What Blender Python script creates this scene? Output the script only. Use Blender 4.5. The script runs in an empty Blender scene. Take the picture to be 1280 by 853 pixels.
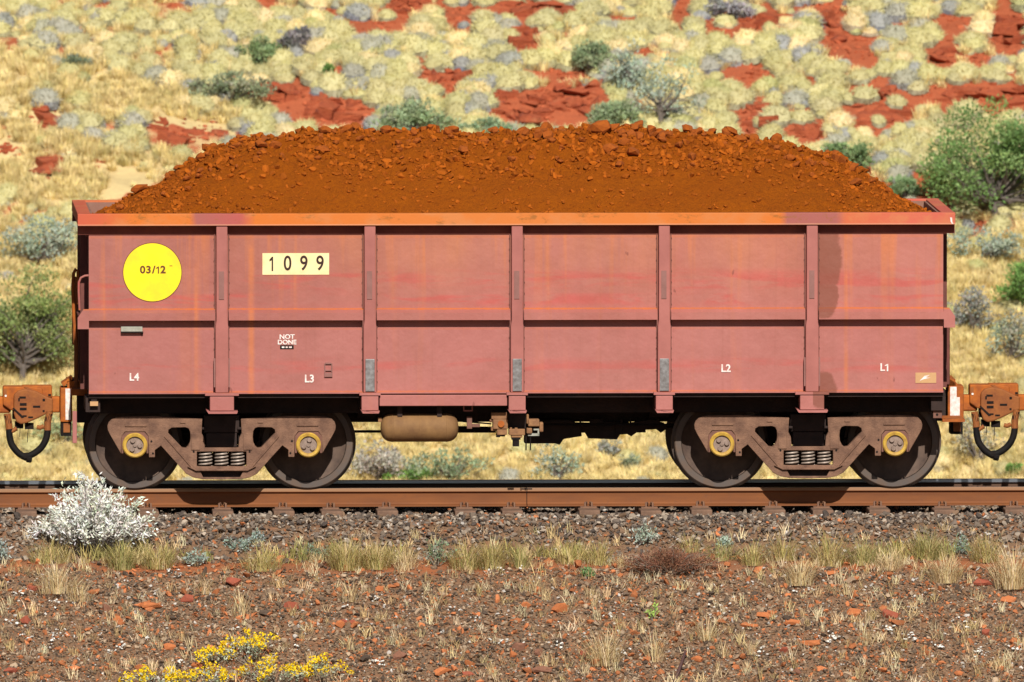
import bpy, bmesh, math, random
import numpy as np
from mathutils import Vector, Matrix, Euler, noise
R = math.radians
rng = random.Random(7)
nr = np.random.RandomState(11)
C = bpy.context.scene.collection
scene = bpy.context.scene

# ------------------------------------------------------------------ camera
YAW, PITCH, DIST, S = R(2.1), R(2.95), 250.0, 120.0
TARGET = Vector((0, -1.5, 1.575))
FWD = Vector((math.sin(YAW)*math.cos(PITCH), math.cos(YAW)*math.cos(PITCH), -math.sin(PITCH)))
CAM = TARGET - FWD*DIST
RIGHT = FWD.cross(Vector((0, 0, 1))).normalized()
UP = RIGHT.cross(FWD).normalized()
cd = bpy.data.cameras.new('camera'); cam = bpy.data.objects.new('camera', cd); C.objects.link(cam)
cam.location = CAM; cam.rotation_euler = FWD.to_track_quat('-Z', 'Y').to_euler()
cd.sensor_width = 36; cd.lens = 36*DIST/(1280/S); cd.clip_start = 1; cd.clip_end = 5000
cd.dof.use_dof = True; cd.dof.focus_distance = DIST; cd.dof.aperture_fstop = 5.4
scene.camera = cam

# ------------------------------------------------------------------ light
SUN_EL, SUN_AZ = R(37.5), R(3.0)          # height, and degrees towards +X from straight in front
w = bpy.data.worlds.new('World'); scene.world = w; w.use_nodes = True
wn = w.node_tree.nodes; bg = wn['Background']
sky = wn.new('ShaderNodeTexSky'); sky.sky_type = 'NISHITA'; sky.sun_disc = False
sky.sun_elevation = SUN_EL; sky.sun_rotation = math.pi - SUN_AZ
sky.air_density = 1.0; sky.dust_density = 0.6
w.node_tree.links.new(sky.outputs[0], bg.inputs[0]); bg.inputs[1].default_value = 0.05
sd = bpy.data.lights.new('sun', 'SUN'); sun = bpy.data.objects.new('sun', sd); C.objects.link(sun)
sd.energy = 5.0; sd.angle = R(0.53); sd.color = (1.0, 0.955, 0.87)
sv = Vector((math.sin(SUN_AZ)*math.cos(SUN_EL), -math.cos(SUN_AZ)*math.cos(SUN_EL), math.sin(SUN_EL)))
sun.rotation_euler = sv.to_track_quat('Z', 'Y').to_euler()
vs = scene.view_settings
vs.view_transform = 'Standard'; vs.look = 'None'; vs.gamma = 1; vs.use_curve_mapping = False; vs.exposure = 0.20
try:
    scene.cycles.max_bounces = 5; scene.cycles.diffuse_bounces = 3; scene.cycles.use_denoising = True
except Exception: pass

# ------------------------------------------------------------------ helpers
def ray(px, py):
    return (FWD*DIST + RIGHT*((px-640)/S) + UP*((426.5-py)/S))
def at(px, py, Y):
    """the point at depth Y seen along the photo's pixel"""
    d = ray(px, py); t = (Y-CAM.y)/d.y
    return CAM + d*t
def AX(px, Y): return at(px, 426, Y).x
def AZ(py, Y): return at(640, py, Y).z

def link(o, parent=None):
    C.objects.link(o)
    if parent is not None: o.parent = parent
    return o
def tag(o, label=None, cat=None, group=None, kind=None):
    if label: o['label'] = label
    if cat: o['category'] = cat
    if group: o['group'] = group
    if kind: o['kind'] = kind
    return o
def empty(name, loc=(0, 0, 0)):
    o = bpy.data.objects.new(name, None); o.location = loc; o.empty_display_size = .2
    return link(o)
def children(o): return [c for c in bpy.data.objects if c.parent == o]

class MB:
    """collects shapes, builds ONE mesh object"""
    def __init__(s): s.bm = bmesh.new()
    def box(s, x0, x1, y0, y1, z0, z1):
        v = [s.bm.verts.new(p) for p in ((x0,y0,z0),(x1,y0,z0),(x1,y1,z0),(x0,y1,z0),(x0,y0,z1),(x1,y0,z1),(x1,y1,z1),(x0,y1,z1))]
        for f in ((0,1,5,4),(1,2,6,5),(2,3,7,6),(3,0,4,7),(4,5,6,7),(3,2,1,0)): s.bm.faces.new([v[i] for i in f])
        return s
    def prism(s, pts, y0, y1):
        """outline in (x,z), extruded from y0 to y1"""
        a = [s.bm.verts.new((x, y0, z)) for x, z in pts]; b = [s.bm.verts.new((x, y1, z)) for x, z in pts]
        s.bm.faces.new(a); s.bm.faces.new(b[::-1]); n = len(pts)
        for i in range(n): s.bm.faces.new((a[i], b[i], b[(i+1) % n], a[(i+1) % n]))
        return s
    def prismx(s, pts, x0, x1):
        """outline in (y,z), extruded along x"""
        a = [s.bm.verts.new((x0, y, z)) for y, z in pts]; b = [s.bm.verts.new((x1, y, z)) for y, z in pts]
        s.bm.faces.new(a); s.bm.faces.new(b[::-1]); n = len(pts)
        for i in range(n): s.bm.faces.new((a[i], b[i], b[(i+1) % n], a[(i+1) % n]))
        return s
    def tube(s, pts, r, n=8, cap=True, r_end=None):
        pts = [Vector(p) for p in pts]; rings = []; prev = None
        for i, p in enumerate(pts):
            t = (pts[min(i+1, len(pts)-1)] - pts[max(i-1, 0)]).normalized()
            if prev is None:
                prev = Vector((0, 0, 1)) if abs(t.z) < .9 else Vector((1, 0, 0))
            u = (prev - t*prev.dot(t)).normalized(); prev = u; v = t.cross(u)
            rr = r if r_end is None else r + (r_end-r)*i/max(1, len(pts)-1)
            rings.append([s.bm.verts.new(p + (u*math.cos(2*math.pi*k/n) + v*math.sin(2*math.pi*k/n))*rr) for k in range(n)])
        for a, b in zip(rings, rings[1:]):
            for k in range(n): s.bm.faces.new((a[k], a[(k+1) % n], b[(k+1) % n], b[k]))
        if cap and n > 2: s.bm.faces.new(rings[0][::-1]); s.bm.faces.new(rings[-1])
        return s
    def lathe_y(s, cx, cz, prof, n=40):
        """profile (r, y) spun about the y axis through (cx, cz)"""
        rings = []
        for r, y in prof:
            if r < 1e-5: rings.append([s.bm.verts.new((cx, y, cz))])
            else: rings.append([s.bm.verts.new((cx+r*math.cos(2*math.pi*k/n), y, cz+r*math.sin(2*math.pi*k/n))) for k in range(n)])
        for a, b in zip(rings, rings[1:]):
            for k in range(n):
                k2 = (k+1) % n
                if len(a) == 1: s.bm.faces.new((a[0], b[k], b[k2]))
                elif len(b) == 1: s.bm.faces.new((a[k], b[0], a[k2]))
                else: s.bm.faces.new((a[k], b[k], b[k2], a[k2]))
        return s
    def build(s, name, mat, parent=None, smooth=False, bevel=0, label=None):
        bmesh.ops.recalc_face_normals(s.bm, faces=s.bm.faces[:])
        me = bpy.data.meshes.new(name); s.bm.to_mesh(me); s.bm.free()
        if mat: me.materials.append(mat)
        if smooth:
            me.shade_smooth()
            me.set_sharp_from_angle(angle=R(35))
        o = bpy.data.objects.new(name, me); link(o, parent)
        if bevel:
            m = o.modifiers.new('bevel', 'BEVEL'); m.width = bevel; m.segments = 2; m.limit_method = 'ANGLE'; m.angle_limit = R(40)
        if label: o['label'] = label
        return o

# ---- node helper
class NT:
    def __init__(s, name, rough=.7, metal=0, spec=.3):
        s.m = bpy.data.materials.new(name); s.m.use_nodes = True
        s.t = s.m.node_tree; s.b = s.t.nodes['Principled BSDF']
        s.b.inputs['Roughness'].default_value = rough; s.b.inputs['Metallic'].default_value = metal
        s.b.inputs['Specular IOR Level'].default_value = spec
        s.tc = s.t.nodes.new('ShaderNodeTexCoord')
    def n(s, ty, **kw):
        x = s.t.nodes.new(ty)
        for k, v in kw.items(): setattr(x, k, v)
        return x
    def l(s, a, b): s.t.links.new(a, b)
    def setin(s, sock, v):
        if isinstance(v, bpy.types.NodeSocket): s.l(v, sock)
        elif isinstance(v, tuple) and len(v) == 3 and sock.type == 'RGBA': sock.default_value = (*v, 1)
        else: sock.default_value = v
    def math(s, op, a, b=None, c=None, clamp=False):
        x = s.n('ShaderNodeMath', operation=op); x.use_clamp = clamp
        s.setin(x.inputs[0], a)
        if b is not None: s.setin(x.inputs[1], b)
        if c is not None: s.setin(x.inputs[2], c)
        return x.outputs[0]
    def mix(s, f, a, b, mode='MIX'):
        x = s.n('ShaderNodeMix', data_type='RGBA', blend_type=mode)
        s.setin(x.inputs[0], f); s.setin(x.inputs[6], a); s.setin(x.inputs[7], b)
        return x.outputs[2]
    def noise(s, scale, detail=4, rough=.6, vec=None, mapping=None, w=None, dist=0):
        x = s.n('ShaderNodeTexNoise'); x.inputs['Scale'].default_value = scale
        x.inputs['Detail'].default_value = detail; x.inputs['Roughness'].default_value = rough
        x.inputs['Distortion'].default_value = dist
        v = vec or s.tc.outputs['Object']
        if mapping:
            mp = s.n('ShaderNodeMapping'); s.l(v, mp.inputs[0]); mp.inputs['Scale'].default_value = mapping[0]
            mp.inputs['Location'].default_value = mapping[1]; v = mp.outputs[0]
        s.l(v, x.inputs['Vector'])
        return x.outputs['Fac']
    def ramp(s, f, stops, interp='LINEAR'):
        x = s.n('ShaderNodeValToRGB'); x.color_ramp.interpolation = interp
        e = x.color_ramp.elements
        while len(e) > 1: e.remove(e[-1])
        for i, (p, c) in enumerate(stops):
            el = e[0] if i == 0 else e.new(p)
            el.position = p; el.color = (*c, 1) if isinstance(c, tuple) else (c, c, c, 1)
        s.setin(x.inputs[0], f)
        return x.outputs[0]
    def smooth(s, v, a, b):
        x = s.n('ShaderNodeMapRange', interpolation_type='SMOOTHSTEP')
        s.setin(x.inputs[0], v); x.inputs[1].default_value = a; x.inputs[2].default_value = b
        x.inputs[3].default_value = 0; x.inputs[4].default_value = 1
        return x.outputs[0]
    def xyz(s, v=None):
        x = s.n('ShaderNodeSeparateXYZ'); s.l(v or s.tc.outputs['Object'], x.inputs[0]); return x.outputs
    def bump(s, h, strength=.3, dist=.01):
        x = s.n('ShaderNodeBump'); x.inputs['Strength'].default_value = strength; x.inputs['Distance'].default_value = dist
        s.setin(x.inputs['Height'], h); s.l(x.outputs[0], s.b.inputs['Normal'])
    def out(s, col): s.setin(s.b.inputs['Base Color'], col); return s.m

def simple(name, col, col2=None, scale=8, rough=.7, metal=0, bump=0, bscale=40, spec=.3):
    t = NT(name, rough, metal, spec)
    if col2 is None: col2 = tuple(c*.7 for c in col)
    f = t.ramp(t.noise(scale, 5, .65), [(.35, 0.0), (.65, 1.0)])
    c = t.mix(f, col, col2)
    if bump: t.bump(t.noise(bscale, 5, .7), bump, .01)
    return t.out(c)

XC = 0.045                                   # the wagon's centre
def wx(px): return (px-640)/S - XC           # photo pixel -> wagon x, on its near side
def wz(py): return 1.575 + (426.5-py)/S      # photo pixel -> height, on its near side

# ---- wagon paint: faded red oxide with scuffs, dust streaks and rusty seams
def paint_mat():
    t = NT('wagon_paint', .62, 0, .3)
    x, y, z = t.xyz()[:3]
    base = t.mix(t.ramp(t.noise(1.1, 4, .6), [(.3, 0.), (.7, 1.)]), (.300, .100, .085), (.360, .132, .110))
    lr = t.smooth(x, -4.6, 3.2)
    base = t.mix(lr, base, t.mix(t.ramp(t.noise(.8, 4, .6), [(.3, 0.), (.7, 1.)]), (.375, .120, .098), (.425, .158, .134)))
    lowp = t.math('MULTIPLY', t.math('SUBTRACT', 1.0, t.smooth(z, wz(415), wz(395))), .45)
    base = t.mix(lowp, base, (.40, .150, .136))
    base = t.mix(t.math('MULTIPLY', t.noise(9, 5, .7), .35), base, (.25, .070, .055))
    # upper panels carry tan dust, stronger towards the middle bays
    up = t.smooth(z, wz(400), wz(300))
    mid = t.math('SUBTRACT', 1.0, t.smooth(t.math('ABSOLUTE', t.math('ADD', x, -.6)), 2.0, 4.2))
    dustn = t.ramp(t.noise(.9, 5, .65, mapping=((1.6, 1, .55), (3, 0, 0))), [(.3, 0.), (.7, 1.)])
    base = t.mix(t.math('MULTIPLY', t.math('MULTIPLY', up, dustn), t.math('MULTIPLY_ADD', mid, .55, .2)), base, (.45, .165, .080))
    # red rub marks lying in bands
    def band(py, h, nscale, off, lo, hi):
        d = t.math('ABSOLUTE', t.math('SUBTRACT', z, wz(py)))
        m = t.math('SUBTRACT', 1.0, t.smooth(d, h*.2, h))
        n = t.noise(1, 5, .62, mapping=((nscale, 1, 6), (off, 0, 0)), dist=.4)
        return t.math('MULTIPLY', m, t.smooth(n, lo, hi))
    b = t.math('MAXIMUM', band(352, .17, .85, 4.3, .47, .62), band(374, .10, 1.1, 9.1, .49, .62))
    b = t.math('MAXIMUM', b, t.math('MULTIPLY', band(457, .11, .75, 2.2, .50, .66), .75))
    gap = t.math('SUBTRACT', 1.0, t.smooth(t.math('ABSOLUTE', t.math('SUBTRACT', z, wz(364))), .01, .035))
    b = t.math('MULTIPLY', b, t.math('MULTIPLY_ADD', gap, -.6, 1.0))
    base = t.mix(t.math('MULTIPLY', b, .6), base, (.44, .070, .060))
    # vertical dribbles of ore dust
    st = t.ramp(t.noise(1, 4, .55, mapping=((5.0, 1, .22), (7.7, 0, 0))), [(.57, 0.), (.68, 1.)])
    base = t.mix(t.math('MULTIPLY', st, t.math('MULTIPLY_ADD', up, .38, .12)), base, (.56, .17, .04))
    # one strong streak just left of the number plate and beside the first post
    for px, wd, a in ((314, .05, .6), (1058, .035, .5), (245, .035, .42), (130, .02, .2)):
        d = t.math('ABSOLUTE', t.math('SUBTRACT', x, wx(px)))
        m = t.math('SUBTRACT', 1.0, t.smooth(d, wd*.1, wd))
        m = t.math('MULTIPLY', m, t.ramp(t.noise(3, 4, .6), [(.35, .3), (.6, 1.)]))
        base = t.mix(t.math('MULTIPLY', m, a), base, (.57, .17, .045))
    # rusty seams: along the middle rail, the foot of the side and under the rim
    for py, h, a in ((385.8, .009, .75), (489.3, .010, .5), (411, .010, .22), (296, .014, .25)):
        d = t.math('ABSOLUTE', t.math('SUBTRACT', z, wz(py)))
        d = t.math('ADD', d, t.math('MULTIPLY_ADD', t.noise(14, 3, .6), .02, -.01))
        m = t.math('SUBTRACT', 1.0, t.smooth(d, h*.3, h*1.3))
        base = t.mix(t.math('MULTIPLY', m, a), base, (.52, .13, .025))
    # brown spill stain to the right of the last post
    def blob(px, py, rx, rz):
        a = t.math('POWER', t.math('DIVIDE', t.math('SUBTRACT', x, wx(px)), rx), 2.0)
        c = t.math('POWER', t.math('DIVIDE', t.math('SUBTRACT', z, wz(py)), rz), 2.0)
        d = t.math('ADD', t.math('ADD', a, c), t.math('MULTIPLY_ADD', t.noise(4, 5, .7), 1.3, -.65))
        return t.math('SUBTRACT', 1.0, t.smooth(d, .82, 1.10))
    s1 = t.math('MAXIMUM', blob(1024, 322, .25, .42), blob(1030, 372, .16, .22))
    s1 = t.math('MAXIMUM', s1, blob(1027, 488, .17, .20))
    right = t.math('GREATER_THAN', x, wx(1016))
    base = t.mix(t.math('MULTIPLY', t.math('MULTIPLY', s1, right), .75), base, (.17, .052, .030))
    # grime: uneven brownish dulling and fine run marks
    gr = t.ramp(t.noise(1, 6, .7, mapping=((2.3, 1, 1.1), (5, 5, 5))), [(.42, 0.), (.72, 1.)])
    base = t.mix(t.math('MULTIPLY', gr, .32), base, (.22, .085, .060))
    ru = t.ramp(t.noise(1, 4, .6, mapping=((26, 1, .5), (2, 0, 1))), [(.55, 0.), (.72, 1.)])
    base = t.mix(t.math('MULTIPLY', ru, .13), base, (.22, .07, .045))
    # dark scratches
    sc = t.smooth(t.noise(1, 3, .5, mapping=((9, 1, 4.5), (1.3, 2, 5))), .735, .77)
    base = t.mix(t.math('MULTIPLY', sc, .6), base, (.16, .05, .04))
    h = t.noise(2.6, 4, .55)
    h2 = t.noise(60, 3, .6)
    t.bump(t.math('ADD', t.math('MULTIPLY', h, 1.0), t.math('MULTIPLY', h2, .02)), .55, .04)
    return t.out(base)

def rim_mat():
    t = NT('rim_paint', .7, 0, .2)
    x, y, z = t.xyz()[:3]
    xn = t.math('ADD', x, t.math('MULTIPLY_ADD', t.noise(2.5, 3, .5), .12, -.06))
    f = t.math('DIVIDE', t.math('ADD', xn, 5), 10.0)
    P = lambda px: (wx(px)+5)/10
    red, org, pnk, dk = (.42, .082, .060), (.54, .145, .024), (.32, .100, .085), (.48, .10, .045)
    stops = [(0, red), (P(122), dk), (P(165), org), (P(240), org), (P(245), pnk), (P(300), (.38, .085, .075)), (P(317), org),
             (P(640), (.53, .16, .035)), (P(976), org), (P(982), pnk), (P(1045), pnk), (P(1055), (.50, .12, .05)), (P(1150), (.5, .11, .07)), (1, red)]
    c = t.ramp(f, stops)
    # caked ore dust and olive grime patches
    g = t.smooth(t.noise(1, 6, .75, mapping=((4, 4, 9), (1, 1, 1))), .55, .68)
    c = t.mix(t.math('MULTIPLY', g, .75), c, (.25, .10, .022))
    g2 = t.smooth(t.noise(1, 4, .6, mapping=((2.2, 1, 3), (8, 3, 1))), .50, .66)
    c = t.mix(t.math('MULTIPLY', g2, .45), c, (.50, .20, .075))
    e = t.math('SUBTRACT', 1.0, t.smooth(t.math('ABSOLUTE', t.math('SUBTRACT', z, wz(280))), .002, .012))
    c = t.mix(t.math('MULTIPLY', e, .5), c, (.62, .32, .2))
    t.bump(t.noise(45, 4, .7), .3, .006)
    return t.out(c)

M = {}
M['paint'] = paint_mat(); M['rim'] = rim_mat()
M['rimweb'] = simple('rim_web_shade', (.20, .055, .035), (.15, .04, .03), 5, .8)  # dark maroon puts the rim's shadow band into the web colour
M['postdark'] = simple('post_flange_shadow', (.17, .065, .05), (.12, .045, .035), 9, .75)  # dark brown paints the narrow shadow lines beside the posts
M['post'] = simple('post_paint', (.285, .095, .080), (.37, .128, .108), 2.2, .6, bump=.1, bscale=9)
M['inside'] = simple('inner_steel', (.25, .14, .105), (.22, .10, .07), 5, .8)
M['under'] = simple('underframe_and_shade', (.036, .019, .015), (.018, .011, .010), 6, .8, bump=.3)  # near-black; also puts shade into the colour of recessed bogie parts
M['underred'] = simple('end_wall_paint', (.16, .05, .04), (.10, .035, .028), 5, .75)
M['cast'] = simple('cast_side_frame', (.235, .125, .078), (.115, .058, .038), 6, .75, bump=.8, bscale=60)
M['adapter'] = simple('bearing_adapter', (.19, .085, .06), (.13, .06, .042), 12, .7)
M['wheelface'] = simple('wheel_rim_steel', (.095, .080, .074), (.125, .080, .056), 5, .6, .1)
M['plate'] = simple('wheel_plate_rust', (.12, .078, .058), (.055, .036, .03), 6, .75)
M['tread'] = simple('polished_tread', (.16, .155, .15), (.09, .08, .08), 3, .35, .7)
M['yellow'] = simple('yellow_bearing_paint', (.55, .35, .05), (.33, .18, .04), 16, .6)
M['bolt'] = simple('bearing_bolt', (.30, .22, .18), (.20, .14, .11), 20, .55, .2)
M['spring'] = simple('worn_spring_steel', (.38, .31, .26), (.25, .19, .15), 20, .5, .2)
M['tank'] = simple('dusty_tank', (.235, .125, .048), (.16, .080, .034), 5, .75, bump=.25)
M['valve'] = simple('dusty_valve', (.29, .145, .062), (.17, .078, .038), 14, .75, bump=.4)
M['orange'] = simple('rust_orange_coupler', (.42, .115, .015), (.25, .065, .015), 8, .8, bump=.5, bscale=55)
M['brownc'] = simple('rust_brown_coupler', (.30, .10, .024), (.21, .065, .02), 9, .75, bump=.5, bscale=55)
M['rubber'] = simple('black_hose', (.007, .0065, .007), (.014, .011, .010), 12, .7, spec=.12)
M['black'] = simple('black_fittings', (.009, .007, .007), (.018, .012, .010), 12, .8, spec=.12)
M['white'] = simple('white_paint', (.80, .77, .74), (.62, .45, .40), 22, .6)
M['galv'] = simple('bare_steel_wear_plate', (.26, .25, .25), (.13, .115, .11), 16, .5, .25)
M['postplate'] = simple('post_patch_plate', (.25, .115, .10), (.21, .095, .08), 9, .65)
M['creamy'] = simple('cream_number_plate', (.82, .70, .38), (.72, .58, .30), 6, .5)
M['disc'] = simple('yellow_disc_paint', (.88, .69, .010), (.76, .55, .02), 3.5, .55)
M['ink'] = simple('dark_ink', (.035, .012, .008), (.03, .012, .008), 8, .6)
M['inkb'] = simple('brown_ink', (.13, .045, .012), (.11, .04, .012), 8, .6)
M['tanp'] = simple('tan_badge', (.52, .30, .14), (.46, .26, .12), 8, .6)
M['grey'] = simple('pale_grey_metal', (.36, .35, .30), (.25, .25, .2), 20, .5)

# ================================================================== GROUND
PROF = [(-3000, -3.), (-7.4, -3.), (-5.1, -1.86), (-3.25, -.74), (-2.75, -.66), (-2.40, -.62), (-1.85, -.335), (-1.50, -.285), (1.45, -.285),
        (1.8, -.32), (3.0, -.95), (6.5, -3.), (39.0, -3.), (43, -1.7), (100, 22.2), (330, 100), (420, 112), (3000, 112)]
PY = np.array([p[0] for p in PROF]); PZ = np.array([p[1] for p in PROF])
def vnoise(x, y, f, seed=0, octs=4):
    return noise.fractal(Vector((x*f+seed, y*f+seed*.37, seed*1.7)), 1.0, 2.0, octs)
def ground_z(x, y):
    z = float(np.interp(y, PY, PZ))
    if y > 30:
        k = min(1, (y-30)/12)
        z += k*(.30*vnoise(x, y, .22, 3.1, 3) + .09*vnoise(x, y, 1.1, 9.2, 3))
        z += k*.5*math.sin(x*.09+1.0)*min(1, max(0, abs(x)-6)/30)*max(0, (y-39)/20)
    elif y < -1.4:
        k = min(1, (-1.4-y)/.8)
        z += k*(.035*vnoise(x, y, .9, 5.5, 3) + .02*vnoise(x, y, 3.5, 2.5, 2))
        if y > -3.6: z += .035*math.exp(-((y+2.95)/.22)**2)*(1+vnoise(x, y, 1.2, 8., 2))
    return z
def on_ground(px, py, y0=-12., y1=-1.5, step=.05):
    """walk along the camera ray until it meets the terrain"""
    d = ray(px, py); y = y0
    while y < y1:
        t = (y-CAM.y)/d.y; p = CAM + d*t
        if p.z <= ground_z(p.x, y): return Vector((p.x, y, ground_z(p.x, y)))
        y += step
    t = (y1-CAM.y)/d.y; p = CAM + d*t
    return Vector((p.x, y1, ground_z(p.x, y1)))
def hill(px, py): return on_ground(px, py, 36., 75., .06)
def fg(px, py): return on_ground(px, py, -7.4, -1.4, .02)

def ground_mat():
    t = NT('ground_soil', .95, 0, .1)
    x, y, z = t.xyz()[:3]
    # track bed and the slope below it
    n1 = t.noise(7, 6, .7); n2 = t.noise(38, 4, .7); n3 = t.noise(1.1, 4, .6)
    grav = t.mix(t.ramp(n2, [(.35, 0.), (.65, 1.)]), (.13, .075, .046), (.25, .15, .090))
    red = t.mix(t.ramp(n1, [(.3, 0.), (.7, 1.)]), (.34, .105, .04), (.27, .12, .06))
    grav = t.mix(t.ramp(n1, [(.52, 0.), (.7, .7)]), grav, red)
    shelf = t.math('SUBTRACT', 1.0, t.smooth(t.math('ABSOLUTE', t.math('ADD', y, 3.02)), .12, .36))
    shelf = t.math('MULTIPLY', shelf, t.ramp(n3, [(.36, .25), (.55, 1.)]))
    near = t.mix(shelf, grav, red)
    # hill: red stony soil, straw coloured litter
    h1 = t.noise(2.4, 6, .72); h2 = t.noise(11, 5, .7)
    hr = t.mix(t.ramp(h2, [(.3, 0.), (.7, 1.)]), (.43, .112, .048), (.34, .09, .042))
    hs = t.mix(t.ramp(h2, [(.3, 0.), (.7, 1.)]), (.64, .50, .24), (.54, .40, .20))
    at_ = t.n('ShaderNodeAttribute', attribute_name='straw')
    f = t.smooth(t.math('ADD', at_.outputs['Fac'], t.math('MULTIPLY_ADD', h1, .9, -.45)), .35, .62)
    hc = t.mix(f, hr, hs)
    c = t.mix(t.smooth(y, 18, 30), near, hc)
    t.bump(t.math('ADD', n2, t.math('MULTIPLY', n1, .6)), .6, .03)
    return t.out(c)

# straw swaths of the hillside, where no red soil shows (pixel outlines moved onto the ground)
def pip(px, py, poly):
    ins = False; j = len(poly)-1
    for i in range(len(poly)):
        xi, yi = poly[i]; xj, yj = poly[j]
        if (yi > py) != (yj > py) and px < (xj-xi)*(py-yi)/(yj-yi)+xi: ins = not ins
        j = i
    return ins
def to_px(p):
    v = Vector(p)-CAM; d = v.dot(FWD)
    return 640+S*DIST*v.dot(RIGHT)/d, 426.5-S*DIST*v.dot(UP)/d
STRAW = [[(-900, 20), (-60, 50), (90, 70), (200, 105), (300, 150), (290, 175), (200, 150), (100, 150), (-60, 135), (-900, 120)],
         [(-900, 150), (-60, 160), (60, 165), (180, 200), (260, 195), (120, 260), (-60, 250), (-900, 250)],
         [(-900, 330), (60, 300), (140, 330), (400, 400), (840, 420), (1180, 320), (1300, 290), (2200, 290), (2200, 700), (-900, 700)]]
def straw_at(x, y):
    px, py = to_px((x, y, ground_z(x, y)))
    v = 0.0
    for poly in STRAW:
        if pip(px+14*vnoise(x, y, 1.3, 4., 2), py+9*vnoise(x, y, 1.3, 6., 2), poly): v = 1.0
    if v == 0: v = .42 if px < 300 else .20
    return v

xs = np.unique(np.concatenate([np.linspace(-900, -40, 12), np.linspace(-40, -14, 18), np.linspace(-13.8, -8.1, 40), np.arange(-8, 8.01, .075), np.linspace(8.1, 13.8, 40), np.linspace(14, 40, 18), np.linspace(40, 900, 12)]))
ys = np.unique(np.concatenate([np.linspace(-900, -40, 10), np.linspace(-40, -7.4, 12), np.arange(-7.4, -1.2, .06), np.array([0, 1.4, 1.8, 3, 4.5, 6.5]),
                               np.linspace(8, 38, 14), np.arange(38.5, 60, .09), np.linspace(60, 110, 30), np.linspace(115, 420, 16), np.array([900.])]))
gv = [(x, y, ground_z(x, y)) for y in ys for x in xs]
nx = len(xs); gf = [(j*nx+i, j*nx+i+1, (j+1)*nx+i+1, (j+1)*nx+i) for j in range(len(ys)-1) for i in range(nx-1)]
me = bpy.data.meshes.new('ground'); me.from_pydata(gv, [], gf); me.shade_smooth()
a = me.attributes.new('straw', 'FLOAT', 'POINT')
a.data.foreach_set('value', [straw_at(v[0], v[1]) if 36 < v[1] < 62 and abs(v[0]) < 17 else .5 for v in gv])
me.materials.append(ground_mat())
ground = link(bpy.data.objects.new('ground', me)); tag(ground, kind='structure')

# ================================================================== instancing of uncountable stuff
def source(name, bm, mat, smooth=False):
    me = bpy.data.meshes.new(name); bm.to_mesh(me); bm.free(); me.materials.append(mat)
    if smooth: me.shade_smooth()
    return bpy.data.objects.new(name, me)      # not linked: only the geometry of the stuff that uses it
def scatter(name, sources, P, Rt, Sc, tint, label=None, parent=None):
    n = len(P); me = bpy.data.meshes.new(name); me.from_pydata([tuple(p) for p in P], [], [])
    for nm, ty, arr, key in (('rot', 'FLOAT_VECTOR', Rt, 'vector'), ('scl', 'FLOAT_VECTOR', Sc, 'vector'), ('tint', 'FLOAT_VECTOR', tint, 'vector')):
        at_ = me.attributes.new(nm, ty, 'POINT'); at_.data.foreach_set(key, np.asarray(arr, dtype=np.float32).ravel())
    at_ = me.attributes.new('idx', 'INT', 'POINT'); at_.data.foreach_set('value', nr.randint(0, len(sources), n).astype(np.int32))
    o = bpy.data.objects.new(name, me); link(o, parent)
    g = bpy.data.node_groups.new(name, 'GeometryNodeTree')
    g.interface.new_socket('Geometry', in_out='INPUT', socket_type='NodeSocketGeometry')
    g.interface.new_socket('Geometry', in_out='OUTPUT', socket_type='NodeSocketGeometry')
    gi = g.nodes.new('NodeGroupInput'); go = g.nodes.new('NodeGroupOutput')
    ip = g.nodes.new('GeometryNodeInstanceOnPoints'); jn = g.nodes.new('GeometryNodeJoinGeometry')
    for s_ in sources:
        oi = g.nodes.new('GeometryNodeObjectInfo'); oi.inputs['Object'].default_value = s_; oi.inputs['As Instance'].default_value = True
        g.links.new(oi.outputs['Geometry'], jn.inputs[0])
    def na(nm, ty):
        x = g.nodes.new('GeometryNodeInputNamedAttribute'); x.data_type = ty; x.inputs['Name'].default_value = nm; return x.outputs['Attribute']
    er = g.nodes.new('FunctionNodeEulerToRotation')
    g.links.new(na('rot', 'FLOAT_VECTOR'), er.inputs[0]); g.links.new(er.outputs[0], ip.inputs['Rotation'])
    g.links.new(na('scl', 'FLOAT_VECTOR'), ip.inputs['Scale']); g.links.new(na('idx', 'INT'), ip.inputs['Instance Index'])
    ip.inputs['Pick Instance'].default_value = True
    g.links.new(gi.outputs[0], ip.inputs['Points']); g.links.new(jn.outputs[0], ip.inputs['Instance'])
    g.links.new(ip.outputs[0], go.inputs[0])
    md = o.modifiers.new('scatter', 'NODES'); md.node_group = g
    tag(o, label, kind='stuff')
    return o

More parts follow.
